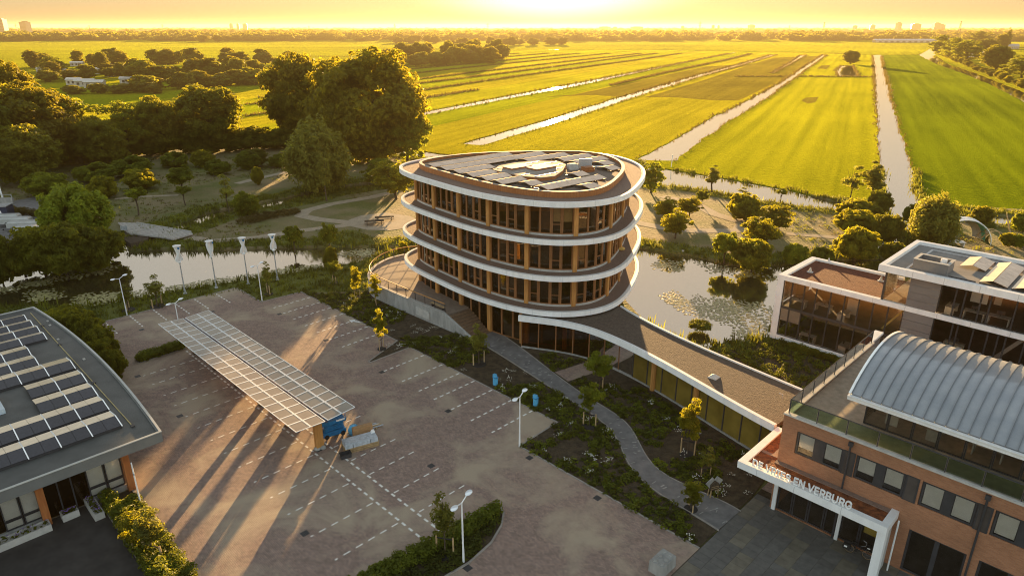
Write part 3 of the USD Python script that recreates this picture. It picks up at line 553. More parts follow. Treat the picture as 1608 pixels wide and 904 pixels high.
for r in range(-8, 5):
    base = o0 + per * (r * 2.42)
    for c in range(-9, 10):
        x0 = c * 1.72
        q = np.array([base + dirr * x0, base + dirr * (x0 + 1.70), base + dirr * (x0 + 1.70) + per * 2.3, base + dirr * x0 + per * 2.3])
        if not INS.buffer(.3).contains(sg.Polygon(q)): continue
        rid = per * 1.02; zr, zl = 16.28, 16.06
        a, b = base + dirr * x0, base + dirr * (x0 + 1.70)
        lit = MB().hexa([(*a, zl), (*b, zl), (*(b + rid), zr), (*(a + rid), zr), (*a, zl + .04), (*b, zl + .04), (*(b + rid), zr + .04), (*(a + rid), zr + .04)])
        OFF.part('solar_panel', lit, pv_sunny)
        a2, b2 = a + rid + per * 0.05, b + rid + per * 0.05; e = per * 1.12
        dk = MB().hexa([(*a2, zr), (*b2, zr), (*(b2 + e), zl), (*(a2 + e), zl), (*a2, zr + .04), (*b2, zr + .04), (*(b2 + e), zl + .04), (*(a2 + e), zl + .04)])
        OFF.part('solar_panel', dk, pv_roof)
        for t in (0.15, 1.55):
            pp = base + dirr * (x0 + t)
            OFF.part('panel_foot', MB().bar((*pp, 15.9), (*(pp + per * 2.1), 15.9), 0.08, 0.1), dark_metal)
# things left on the roof
for nm, lb, m, mt, x, y, rz in (('cable_drum_stand', 'grey upright board on the office roof among parcels', MB().box(-0.75, -0.06, 0, 0.75, 0.06, 1.1).box(-0.85, -0.3, 0, -0.75, 0.3, 0.1).box(0.75, -0.3, 0, 0.85, 0.3, 0.1), grey_metal, 8.4, 78.2, 4),
                                ('roof_crate', 'brown packing crate in front of the upright grey board on the office roof', MB().box(-0.6, -0.45, 0, 0.6, 0.45, 0.55).box(-0.64, -0.49, 0.2, 0.64, 0.49, 0.28).box(-0.64, -0.49, 0.46, 0.64, 0.49, 0.53), timber_dark, 8.5, 76.3, 30),
                                ('roof_parcel', 'white wrapped parcel left of the upright board on the office roof', MB().prism(sg.box(-0.45, -0.35, 0.45, 0.35).buffer(0.1), 0, 0.6).prism(sg.box(-0.4, -0.3, 0.4, 0.3), 0.6, 0.66), concrete_pale, 6.9, 77.6, 20),
                                ('roof_bundle', 'pale long bundle lying right of the upright board on the office roof', MB().tube([(-1, 0, .16), (1, 0, .16)], .15, 8).tube([(-.9, .3, .13), (1, .28, .13)], .12, 8), concrete_pale, 9.8, 78.2, 10)):
    t = Thing(nm, lb, 'roof equipment', (x, y, 15.85), rz); t.part('body', m, mt, local=True)
t = Thing('yellow_bag', 'yellow bag lying on the lowest right rim of the office', 'bag', (11.9, 71.6, 8.16)); t.part('body', MB().lathe([(0.0, 0), (0.42, 0.02), (0.5, 0.16), (0.35, 0.3), (0.0, 0.34)], 9), M('yellow_bag_cloth', (0.62, 0.38, 0.1), 0.8), local=True, smooth=True)
# ------------------------------------------------------------------ terrace with concrete wall, stair and handrail
TER = Thing('office_terrace', 'raised paved terrace with curved concrete wall beside the round office', 'terrace', (*W(-62, 46), 0), -45)
edge = [(-49.3, 43.6), (-53.9, 43.45), (-62.8, 43.25), (-66.4, 43.3), (-68.6, 43.7), (-70.0, 44.6), (-71.4, 45.9), (-72.6, 47.6), (-73.5, 49.6), (-73.8, 51.4), (-73.3, 53.2), (-71.5, 55.2)]
_e = np.array(edge[3:]); tk, _ = splprep(_e.T, s=0.02, k=3); edge_s = edge[1:3] + [tuple(x) for x in np.array(splev(np.linspace(0, 1, 26), tk)).T]
offAB = sg.Polygon([AB(*p) for p in FAC.exterior.coords])
ter_poly = sg.Polygon(edge_s + [(-66, 62), (-55, 50.5), (-53.4, 47.6)]).buffer(0)
TER.part('deck', MB('ab').prism(ter_poly.difference(offAB), -1.6, 1.72), M('terrace_paving', (0.225, 0.175, 0.14), 0.85, col2=(0.29, 0.23, 0.185), scale=2, detail=6))
wall_line = sg.LineString(edge_s)
TER.part('concrete_wall', MB('ab').prism(wall_line.buffer(0.16, cap_style=2), -1.6, 1.84), concrete, smooth=30)
TER.part('coping', MB('ab').prism(wall_line.buffer(0.2, cap_style=2), 1.842, 1.90), concrete_pale, smooth=30)
b0 = 43.45
TER.part('sloping_wall', MB('ab').hexa([(-53.9, b0 - .16, -.4), (-49.3, b0 - .02, -.4), (-49.3, b0 + .28, -.4), (-53.9, b0 + .16, -.4), (-53.9, b0 - .16, 1.84), (-49.3, b0 - .02, 0.12), (-49.3, b0 + .28, 0.12), (-53.9, b0 + .16, 1.84)]), concrete)
TER.part('wall_panel', MB('ab').box(-58.6, 43.12, 0.35, -56.2, 43.22, 1.3), concrete_pale)
step_mat = M('step_planks', (0.19, 0.12, 0.075), .8, var=.2, scale=4)
for i in range(9):
    TER.part('step', MB('ab').box(-53.35 + i * 0.42, 43.7, -0.1, -52.9 + i * 0.42, 46.6 - i * 0.06, 1.62 - i * 0.18), step_mat)
rail = [(p[0], p[1] + 0.12, 2.86) for p in edge_s]
TER.part('handrail', MB('ab').tube(rail, 0.055, 6), timber, smooth=True)
for zz in (2.05, 2.3, 2.55): TER.part('rail_wire', MB('ab').tube([(p[0], p[1] + .12, zz) for p in edge_s], 0.012, 4), dark_metal)
L = sg.LineString([(p[0], p[1] + 0.12) for p in edge_s]); n = int(L.length / 1.7)
for i in range(n + 1):
    q = L.interpolate(i * L.length / n); TER.part('rail_post', MB('ab').box(q.x - .03, q.y - .03, 1.9, q.x + .03, q.y + .03, 2.84), dark_metal)
t = Thing('terrace_bench', 'long pale timber bench by the terrace railing near the steps', 'bench', (*W(-55.6, 43.95), 1.72), -45)
for k in range(3): t.part('slat', MB().box(-1.2, -0.2 + k * 0.15, 0.4, 1.2, -0.08 + k * 0.15, 0.45), wood_pale, local=True)
for x in (-0.9, 0.9): t.part('leg', MB().box(x - .05, -.18, 0, x + .05, .2, .4), dark_metal, local=True)
# ------------------------------------------------------------------ the low link with its curving white edge
LNK = Thing('link_wing', 'low curved link wing with white front edge joining the round office to the brick building', 'building wing', (*W(-30, 50), 0), -45)
FRONT = [(0.7, 63.2), (2.9, 62.3), (4.75, 61.67), (6.69, 60.97), (8.11, 59.84), (9.55, 57.97), (11.24, 55.67), (13.39, 52.31), (15.36, 49.39), (17.06, 46.44), (19.15, 42.95)]
BACK = [(24.1, 47.0), (23.0, 48.4), (21.3, 50.6), (15.9, 57.7), (11.3, 65.7), (9.5, 68), (3, 68)]
fs = np.array(splev(np.linspace(0, 1, 60), splprep(np.array(FRONT).T, s=0.15)[0])).T
bs = np.array(splev(np.linspace(0, 1, 30), splprep(np.array(BACK[:5]).T, s=0.15)[0])).T
LP = sg.Polygon([tuple(p) for p in fs] + [tuple(p) for p in bs] + BACK[5:]).buffer(0)
LNK.part('roof', MB().prism(LP.buffer(-0.05), 3.55, 3.86), roof_sedum_grey)
lf = sg.LineString(fs)
LNK.part('white_edge', MB().prism(lf.buffer(0.16, cap_style=2, join_style=1), 3.42, 4.0), white_metal, smooth=30)
LNK.part('back_edge', MB().prism(sg.LineString(bs).buffer(0.1, cap_style=2), 3.5, 3.98), white_metal, smooth=30)
LNK.part('ceiling', MB().prism(LP.buffer(-0.2), 3.44, 3.52), timber_dark)
gl = LP.buffer(-1.15, join_style=1); gline = sg.LineString([p for p in gl.exterior.coords if True])
inner = [np.array(p) for p in lf.parallel_offset(1.05, 'left' if sg.LineString(lf.parallel_offset(1.05, 'left')).distance(sg.Point(*BACK[2])) < sg.LineString(lf.parallel_offset(1.05, 'right')).distance(sg.Point(*BACK[2])) else 'right').coords]
if np.hypot(*(inner[0] - np.array(FRONT[0]))) > np.hypot(*(inner[-1] - np.array(FRONT[0]))): inner = inner[::-1]
gl = sg.LineString(inner); ng = int(gl.length / 1.75)
LNK.part('plinth', MB().prism(gl.buffer(0.12, cap_style=2), -0.3, 0.16), concrete)
for i in range(ng):
    a, b = gl.interpolate(i * gl.length / ng), gl.interpolate((i + 1) * gl.length / ng)
    past = i > ng * 0.42
    LNK.part('glazing', MB().bar((a.x, a.y, 1.8), (b.x, b.y, 1.8), 0.02, 3.28), amber_glass if past else bronze_glass)
    LNK.part('mullion', MB().box(a.x - .06, a.y - .06, 0.16, a.x + .06, a.y + .06, 3.44), dark_metal if past else frame_wood)
    if past: LNK.part('brace', MB().bar((a.x + .05, a.y + .02, 0.3), (b.x * .55 + a.x * .45, b.y * .55 + a.y * .45, 3.3), 0.05, 0.09), dark_metal)
for u, v in ((819, 538), (886, 548), (960, 558), (1034, 608), (1100, 648)):
    x, y = at(u, v); q = gl.interpolate(gl.project(sg.Point(x, y))) if u > 1000 else sg.Point(x, y)
    LNK.part('glulam_post', MB().tube([(q.x - .1 * (u > 1000), q.y - .1 * (u > 1000), 0), (q.x - .1 * (u > 1000), q.y - .1 * (u > 1000), 3.44)], 0.24, 10), timber, smooth=30)
LNK.part('back_wall', MB().prism(sg.LineString(bs).parallel_offset(0.5, 'left').buffer(0.1) if LP.contains(sg.LineString(bs).parallel_offset(0.5, 'left').interpolate(5)) else sg.LineString(bs).parallel_offset(0.5, 'right').buffer(0.1), -0.4, 3.44), wood_core)
LNK.part('floor', MB().prism(LP.buffer(-1.2), -0.3, 0.05), interior_floor)
t = Thing('roof_light', 'small pale pyramid vent on the gravel roof of the link wing', 'roof vent', (*at(1121, 592, 3.86), 3.86)); t.part('body', MB().lathe([(.55, 0), (.5, .06), (.06, .3), (0, .31)], 4), concrete_pale, local=True)
t = Thing('roof_vent_pipe', 'thin pale vent pipe on the link roof near the brick building', 'roof vent', (*at(1228, 628, 3.86), 3.86)); t.part('pipe', MB().tube([(0, 0, 0), (0, 0, .5), (-.3, 0, .62)], .05, 6), concrete_pale, local=True)
# ------------------------------------------------------------------ the brick office with its terrace and barrel roofed pavilion
BR = Thing('brick_office', 'two storey orange brick office with dark window bands and a zinc barrel roof on top', 'office building', (*W(-5, 44), 0), -45)
FB, LA, TZ, RA = 40.1, -14.9, 7.2, 9.0
wins = [(-13.9, -10.95), (-10.2, -7.38), (-6.53, -3.74), (-2.93, -0.1), (0.75, 3.55)]
grd = [(-6.6, -3.6), (-3.0, 0.0), (0.7, 3.6)]
wall = sg.box(LA, FB, RA, 55.5)
face = sg.box(LA, 0, RA, 7.35)                   # front wall as a panel with holes (x = a, y = z)
for a0, a1 in wins: face = face.difference(sg.box(a0, 4.86, a1, 6.52))
for a0, a1 in grd: face = face.difference(sg.box(a0, 0.05, a1, 3.05))
face = face.difference(sg.box(-14.55, 0.05, -7.75, 3.3))
m = trimesh.creation.extrude_polygon(face, 0.3, engine='earcut'); v = np.asarray(m.vertices)
pier_dark = M('dark_brick_strip', (0.06, 0.05, 0.045), .8, var=.2)
BR.part('brick_wall', MB('ab').raw(np.c_[v[:, 0], FB + 0.3 - v[:, 2], v[:, 1]], np.asarray(m.faces)[:, ::1]), brick)
BR.part('side_wall', MB('ab').box(LA, FB + 0.3, 0, LA + 0.3, 55.5, 7.35), brick)
BR.part('back_wall', MB('ab').box(LA + .3, 55.2, 0, RA, 55.5, 7.0).box(RA - .3, FB + .3, 0, RA, 55.2, 7.35), brick)
BR.part('coping', MB('ab').prism(sg.box(LA - .04, FB - .06, RA, 55.5).difference(sg.box(LA + .36, FB + .36, RA + 1, 56)), 7.352, 7.46), concrete_pale)
BR.part('terrace_floor', MB('ab').box(LA + .3, FB + .3, 6.9, RA - .3, 55.2, TZ), deck_tile)
BR.part('upper_floor_slab', MB('ab').box(LA + .3, FB + .3, 3.3, RA - .3, 55.2, 3.6), interior_floor)
BR.part('ground_floor_slab', MB('ab').box(LA + .3, FB + .3, -0.3, RA - .3, 55.2, 0.04), interior_floor)
BR.part('inner_wall', MB('ab').box(LA + .3, 45.5, 0.04, RA - .3, 45.7, 3.3).box(LA + .3, 45.5, 3.6, RA - .3, 45.7, 6.9), interior_pale)
rng = random.Random(12)
def rect_window(T, a0, a1, z0, z1, b, mat=dark_metal, w=0.12, gmat=clear_glass, blind=None, d=0.12, name='window'):
    fr = MB('ab')
    fr.box(a0, b, z0, a1, b + d, z0 + w).box(a0, b, z1 - w, a1, b + d, z1).box(a0, b, z0 + w, a0 + w, b + d, z1 - w).box(a1 - w, b, z0 + w, a1, b + d, z1 - w)
    p = T.part(name, fr, mat)
    T.part('pane', MB('ab').box(a0 + w, b + d * .4, z0 + w, a1 - w, b + d * .5, z1 - w), gmat, parent=p)
    if blind is not None:
        T.part('blind', MB('ab').box(a0 + w + .03, b + d * .5 + .015, z0 + w + (z1 - z0 - 2 * w) * blind, a1 - w - .03, b + d * .5 + .025, z1 - w), blind_mat if blind < .5 else screen_grey, parent=p)
    return p
for i, (a0, a1) in enumerate(wins):
    BR.part('window_band', MB('ab').box(a0 + 1.22, FB + 0.05, 4.87, a1 - 1.2, FB + 0.24, 6.51), dark_metal)
    BR.part('pier_backing', MB('ab').box(a1 + .004, FB - .02, 4.84, a1 + .72, FB - .002, 6.54), dark_metal)
    for j, (p, q) in enumerate(((a0 + .02, a0 + 1.25), (a1 - 1.25, a1 - .02))):
        rect_window(BR, p, q, 4.87, 6.51, FB + 0.06, blind=(.28, .22, .30, .24, .02, .02, .04, .02, .1, .3)[i * 2 + j])
    BR.part('brick_pier_strip', MB('ab').box(a1 + .1, FB - .035, 4.9, a1 + .62, FB - .021, 6.48), pier_dark)
for a0, a1 in grd:
    for p, q in ((a0, (a0 + a1) / 2), ((a0 + a1) / 2, a1)): rect_window(BR, p, q, 0.05, 3.05, FB + 0.1, blind=None)
for a in (-10.62, -3.41, 4.0):
    BR.part('rain_pipe', MB('ab').tube([(a, FB - .1, 0.0), (a, FB - .1, 7.0)], .06, 8), dark_metal, smooth=30)
    BR.part('pipe_hopper', MB('ab').box(a - .13, FB - .2, 6.98, a + .13, FB - .01, 7.25), dark_metal)
# entrance doors under the canopy
for i, (p, q) in enumerate(((-14.5, -13.5), (-13.45, -12.45), (-12.4, -11.4), (-11.35, -10.4), (-10.35, -9.2), (-9.15, -7.8))):
    rect_window(BR, p, q, 0.06, 3.2, FB + .12, w=.08, blind=None, name='entrance_door' if 1 <= i <= 2 else 'entrance_window')
BR.part('entrance_jamb', MB('ab').box(-14.75, FB - .14, 0, -14.5, FB - .005, 3.4), white_metal)
BR.part('entrance_post', MB('ab').box(-10.5, FB - .14, 0, -10.3, FB - .005, 3.4), white_metal)
BR.part('yellow_panel', MB('ab').box(-9.0, FB + .3, 1.2, -7.9, FB + .34, 2.9), M('ochre_board', (0.45, 0.33, 0.06), 0.7))
# glass balustrade
def balustrade(pts, name='balustrade_pane', rail='balustrade_rail'):
    for (a0, b0), (a1, b1) in zip(pts, pts[1:]):
        n = max(1, round(math.hypot(a1 - a0, b1 - b0) / 1.85))
        for i in range(n):
            p = np.array((a0 + (a1 - a0) * i / n, b0 + (b1 - b0) * i / n)); q = np.array((a0 + (a1 - a0) * (i + 1) / n, b0 + (b1 - b0) * (i + 1) / n))
            u = (q - p) / np.linalg.norm(q - p) * .05
            BR.part(name, MB('ab').bar((*(p + u), 7.98), (*(q - u), 7.98), .02, .9), green_glass)
            BR.part('balustrade_post', MB('ab').box(p[0] - .03, p[1] - .03, 7.46, p[0] + .03, p[1] + .03, 8.44), dark_metal)
    BR.part(rail, MB('ab').tube([(*p, 8.47) for p in pts], .04, 6), dark_metal)
balustrade([(-14.7, 55.2), (-14.7, 40.3), (8.8, 40.3)])
# pavilion under the barrel roof
PA0, PA1, PB0, PB1 = -10.95, 8.6, 42.85, 50.6
def arch(t):                                     # t 0..1 from the near eave over the crown to the far eave
    th = math.radians(127.2 - 74.4 * t); R = 9.1; cx, cz = 46.45, 2.68
    return cx + R * math.cos(th), cz + R * math.sin(th)
ARC = [arch(i / 16) for i in range(17)]
seam_mat = M('seam_zinc', (0.13, 0.14, 0.155), 0.5, var=0.05)
a = -11.4; k = 0
while a < 8.9:
    e = a + .57; m = MB('ab'); n = len(ARC)
    m.raw([(x, b, z) for x in (a + .008, e - .008) for b, z in ARC], [(i, i + 1, n + i + 1, n + i) for i in range(n - 1)])
    m.raw([(x, b, z - .08) for x in (a + .008, e - .008) for b, z in ARC], [(n + i, n + i + 1, i + 1, i) for i in range(n - 1)])
    BR.part('zinc_pan', m, zinc, smooth=40)
    s = MB('ab')
    for (b0_, z0_), (b1_, z1_) in zip(ARC, ARC[1:]): s.bar((a, b0_, z0_ + .04), (a, b1_, z1_ + .03), .035, .09)
    BR.part('standing_seam', s, seam_mat); a = e
s = MB('ab')
for (b0_, z0_), (b1_, z1_) in zip(ARC, ARC[1:]): s.bar((-11.5, b0_, z0_ - .06), (-11.5, b1_, z1_ - .06), .14, .28)
BR.part('gable_edge', s, white_metal)
BR.part('eave_gutter', MB('ab').box(-11.55, 40.72, 9.60, 8.9, 40.92, 9.84).box(-11.55, 40.66, 9.842, 8.9, 40.90, 9.89), white_metal)
b_e, z_e = ARC[0]
BR.part('eave_board', MB('ab').box(-11.5, 40.925, 9.56, 8.9, 43.0, 9.62), white_metal)
zt = 9.5
for i in range(14):
    p0 = PA0 + i * 1.4
    rect_window(BR, p0, p0 + 1.38, TZ + .02, zt + .05, PB0, w=.07, d=.1, name='pavilion_window')
m = MB('ab')
for i in range(4):
    b0_ = PB0 + .1 + i * 1.9
    p = BR.part('pavilion_end_window', MB('ab').box(PA0, b0_, TZ, PA0 + .08, b0_ + .09, zt + .5 + (1.0 if i in (1, 2, 3) else 0)), dark_metal)
    BR.part('pane', MB('ab').box(PA0 + .03, b0_ + .09, TZ, PA0 + .045, b0_ + 1.9, zt + .6), clear_glass, parent=p)
BR.part('pavilion_back_wall', MB('ab').box(PA0 + .1, PB1, TZ, PA1, PB1 + .2, 9.6), interior_pale)
# entrance canopy with standing letters
CN = Thing('entrance_canopy', 'white edged entrance canopy with red sedum top carrying standing white letters', 'canopy', (*W(-12, 39), 0), -45)
cz0, cz1 = 3.42, 3.93
CN.part('front_edge', MB('ab').box(-16.65, 38.0, cz0, -7.3, 38.42, cz1), white_metal)
CN.part('left_edge', MB('ab').box(-16.65, 38.42, cz0, -16.15, 43.9, cz1), white_metal)
CN.part('right_edge', MB('ab').box(-7.72, 38.42, cz0, -7.3, FB - .005, cz1), white_metal)
for a in (-15.3, -12.8, -9.9): CN.part('panel_joint', MB('ab').box(a, 37.992, cz0, a + .02, 37.998, cz1), grey_metal)
CN.part('roof_bed', MB('ab').box(-16.15, 38.42, cz0 + .1, -14.905, 43.9, cz1 - .13).box(-14.905, 38.42, cz0 + .1, -7.72, FB - .005, cz1 - .13), sedum_orange)
CN.part('gravel_strip', MB('ab').box(-14.9, FB - .42, cz1 - .13, -7.75, FB - .01, cz1 - .09).box(-16.1, 40.3, cz1 - .13, -14.92, 40.55, cz1 - .09).box(-15.4, 40.55, cz1 - .13, -14.92, 43.8, cz1 - .09), roof_gravel)
CN.part('soffit', MB('ab').box(-16.15, 38.42, cz0, -14.905, 43.9, cz0 + .06).box(-14.905, 38.42, cz0, -7.72, FB - .005, cz0 + .06), white_metal)
CN.part('pillar', MB('ab').box(-7.78, 38.05, 0, -7.3, 38.55, cz0 - .003), white_metal)
CN.part('side_wall', MB('ab').box(-7.62, 38.55, 0, -7.42, 39.75, cz0 - .003), M('pale_grey_panel', (0.50, 0.50, 0.49), 0.5, var=.05))
CN.part('rain_pipe', MB('ab').tube([(-7.1, 39.5, 0), (-7.1, 39.5, 3.7)], .05, 8), white_metal, smooth=30)
SG = Thing('canopy_lettering', 'white standing capital letters DE VRIES EN VERBURG along the canopy edge', 'sign', (*W(-15.75, 38.1), cz1), -45)
TXT, HL = 'DE VRIES EN VERBURG', 0.50
def letters(txt, h, d):
    out, prev = [], ''
    for ch in txt:
        prev += ch
        if ch == ' ': continue
        g = meshkit.text_mesh(ch, h, d, bold=True); full = meshkit.text_mesh(prev, h, d, bold=True)
        g.apply_translation((full.bounds[1][0] - g.bounds[1][0], 0, 0)); out.append(g)
    return out
LT = letters(TXT, HL, 0.09); wid = LT[-1].bounds[1][0]; kx = 6.35 / wid
for g in LT:
    v = np.asarray(g.vertices); q = np.c_[v[:, 0] * kx, 0.10 - v[:, 2], v[:, 1] + 0.03]
    SG.part('letter', (q, np.asarray(g.faces)), white_metal, local=True)
# low roof pieces between the two right hand buildings
CO = Thing('connecting_block', 'low connecting block with white coping between the brick office and the glass office', 'building wing', (*W(-10, 58), 0), -45)
CO.part('wall', MB('ab').box(-15.3, 55.52, 0, 9, 66.0, 3.3), cladding)
CO.part('sedum_roof', MB('ab').box(-14.9, 55.52, 3.3, 9, 66.0, 3.42), sedum_red)
CO.part('white_coping', MB('ab').bar((-15.32, 47.2, 6.92), (-15.32, 59.2, 6.92), .66, .18), white_metal)
CO.part('coping_wall', MB('ab').box(-15.55, 47.6, 0, -15.1, 59.0, 6.825), cladding)
# ------------------------------------------------------------------ the white framed glass office
GB = Thing('glass_office', 'white framed glass office with red sedum roof and a taller block carrying solar panels', 'office building', (*W(-12, 70), 0), -45)
GF = 66.3
GB.part('frame_left', MB('ab').box(-27.5, GF, 0.12, -26.85, GF + .5, 7.2), white_metal)
GB.part('frame_top', MB('ab').box(-26.85, GF, 6.72, 9, GF + .5, 7.2).box(-27.5, GF + .5, 6.72, -26.85, 74.6, 7.2).box(-26.85, 74.1, 6.72, -18, 74.6, 7.2), white_metal)
GB.part('frame_bottom', MB('ab').box(-26.85, GF, 0.12, -15.6, GF + .5, 0.66), white_metal)
for a in (-24.2, -21.2, -18.3, -15.5, -12.9, -10.3, -7.4): GB.part('frame_joint', MB('ab').box(a, GF - .006, 6.72, a + .025, GF - .001, 7.2), grey_metal)
GB.part('sedum_roof', MB('ab').box(-26.85, GF + .5, 6.7, -17.7, 74.1, 6.98), sedum_red)
for i, (u, v) in enumerate(((1301, 412), (1272, 427), (1383, 441))):
    x, y = at(u, v, 6.98); t = Thing('roof_outlet', ('farther left', 'nearest', 'right hand')[i] + ' small white cone vent on the red sedum roof', 'roof vent', (x, y, 6.98)); t.part('cone', MB().lathe([(.24, 0), (.2, .05), (.05, .5), (0, .52)], 8), concrete_pale, local=True); t.part('base_plate', MB().lathe([(.34, 0), (.34, .03), (0, .035)], 8), grey_metal, local=True)
GB.part('floor_slab', MB('ab').box(-26.8, GF + .35, -.2, 9, 80, .15).box(-26.8, GF + .35, 3.45, 9, 80, 3.75).box(-17.6, GF + .35, 6.72, 9, 80, 7.05), interior_floor)
GB.part('back_wall', MB('ab').box(-26.8, 74.1, .15, -18, 74.3, 6.7).box(-17.6, 76.6, .15, 9, 76.8, 10), interior_pale)
GB.part('side_wall_rear', MB('ab').box(-27.3, 70.5, .15, -27.1, 74.1, 6.7), cladding)
mul = [-26.85, -25.95, -24.7, -23.5, -22.1, -20.75, -19.45, -18.15, -16.85, -15.58]
for z0, z1 in ((.66, 3.72), (3.88, 6.72)):
    for i, (p, q) in enumerate(zip(mul, mul[1:])):
        w = rect_window(GB, p + .01, q - .01, z0, z1, GF + .12, w=.045, d=.1, gmat=clear_glass, blind=.55 if z0 < 1 and i < 2 else None)
GB.part('transom', MB('ab').box(-26.84, GF + .1, 3.722, -15.58, GF + .3, 3.878), dark_metal)
for z0, z1 in ((.66, 3.72), (3.88, 6.72)):
    for i in range(3): rect = MB('ab').box(-27.3, GF + .52 + i * 1.33, z0, -27.26, GF + 1.83 + i * 1.33, z1); GB.part('side_pane', rect, clear_glass)
GB.part('inner_stair', MB('ab').bar((-19.5, GF + 2.2, .6), (-15.9, GF + 2.2, 6.2), 1.0, .18), M('stair_yellow', (0.5, 0.42, 0.14), .6))
# tall block: cladding panels, bands, windows, roof
for z0, z1 in ((3.45, 6.72), (7.2, 10.0)):
    n = 4; h = (z1 - z0) / n
    for i in range(n): GB.part('cladding_panel', MB('ab').box(-15.52, GF + .03, z0 + i * h + .012, -13.08, GF + .12, z0 + (i + 1) * h - .012), cladding)
GB.part('corner_glazing', MB('ab').box(-17.6, GF + .2, 7.2, -15.56, GF + .24, 10).box(-17.6, GF + .24, 7.2, -17.56, 70.5, 10), clear_glass)
GB.part('corner_post', MB('ab').box(-17.68, GF + .12, 7.2, -17.5, GF + .3, 10), dark_metal)
GB.part('inner_partition', MB('ab').box(-15.4, GF + 3.2, 7.06, -15.3, 76.6, 10).box(-6, GF + 3.0, 7.06, -5.9, 76.6, 10).box(-15.4, GF + 2, .2, -15.3, 76, 6.6), interior_pale)
up = [-13.06, -11.88, -11.18, -10.0, -9.3, -7.5, -6.2, -4.9, -3.6, -2.3, -1.0, .4, 1.8, 3.2, 4.6, 6]
for p, q in zip(up, up[1:]): rect_window(GB, p + .01, q - .01, 7.22, 10.0, GF + .14, w=.05, d=.1)
lw = [-13.06, -11.55, -11.15, -9.98, -8.9, -8.15, -7.6, -6.3, -5, -3.7, -2.4, -1.1, .3, 1.7, 3.1, 4.5, 6]
for p, q in zip(lw, lw[1:]): rect_window(GB, p + .01, q - .01, 3.72, 6.7, GF + .14, w=.05, d=.1)
GB.part('diagonal_brace', MB('ab').bar((-8.4, GF + .9, 3.8), (-6.4, GF + .9, 6.7), .3, .3), concrete_pale)
GB.part('lower_wall', MB('ab').box(-15.5, GF + .1, 0, 9, GF + .3, 3.44), cladding)
ro = sg.box(-18.25, GF - .35, 9, 76.9)
GB.part('roof_edge', MB('ab').prism(ro.difference(sg.box(-17.8, GF + .1, 9.1, 76.45)), 10.02, 10.62), white_metal)
for a in (-15.4, -12.9, -10.2, -7.5, -4.8): GB.part('frame_joint', MB('ab').box(a, GF - .356, 10.02, a + .025, GF - .351, 10.62), grey_metal)
GB.part('roof', MB('ab').box(-17.8, GF + .1, 10.05, 9, 76.45, 10.28), membrane_light)
GB.part('roof_upstand', MB('ab').prism(sg.box(-16.4, GF + 1.0, 8.9, 75.4).difference(sg.box(-16.2, GF + 1.2, 9, 75.2)), 10.28, 10.36), grey_metal)
hx = [AB(*at(u, v, 11.0)) for u, v in ((1436, 405), (1453, 400), (1497, 410), (1484, 418))]
hb = sg.box(-16.0, 67.9, -13.2, 70.0)
pl = GB.part('plant_box', MB('ab').prism(hb.difference(hb.buffer(-.18, join_style=2)), 10.28, 11.22), cladding)
GB.part('plant_box_cap', MB('ab').prism(hb.buffer(.05, join_style=2).difference(hb.buffer(-.22, join_style=2)), 11.222, 11.28), concrete_pale, parent=pl)
GB.part('plant_box_floor', MB('ab').prism(hb.buffer(-.18, join_style=2), 10.3, 10.8), membrane_light, parent=pl)
GB.part('roof_fan', MB('ab').tube([(-13.9, 69.2, 10.8), (-13.9, 69.2, 11.4)], [.3, .26], 10), white_metal, smooth=30)
for r in range(9):
    a0 = -13.0 + r * 2.35
    for c in range(4):
        b0 = 67.7 + c * 1.78
        if r == 0 and c < 2: continue
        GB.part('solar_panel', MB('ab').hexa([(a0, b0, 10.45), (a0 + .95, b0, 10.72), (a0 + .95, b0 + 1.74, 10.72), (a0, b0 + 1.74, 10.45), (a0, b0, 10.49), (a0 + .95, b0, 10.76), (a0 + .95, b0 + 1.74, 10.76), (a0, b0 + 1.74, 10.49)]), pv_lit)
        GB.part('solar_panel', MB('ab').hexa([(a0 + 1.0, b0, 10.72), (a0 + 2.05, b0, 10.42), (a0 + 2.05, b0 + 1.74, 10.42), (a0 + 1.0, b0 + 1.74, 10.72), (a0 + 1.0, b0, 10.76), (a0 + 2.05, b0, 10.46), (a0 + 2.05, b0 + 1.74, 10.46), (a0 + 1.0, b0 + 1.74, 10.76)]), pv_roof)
    GB.part('panel_ballast', MB('ab').box(a0, 67.6, 10.29, a0 + 2.1, 67.68, 10.42).box(a0, 74.8, 10.29, a0 + 2.1, 74.88, 10.42), dark_metal)
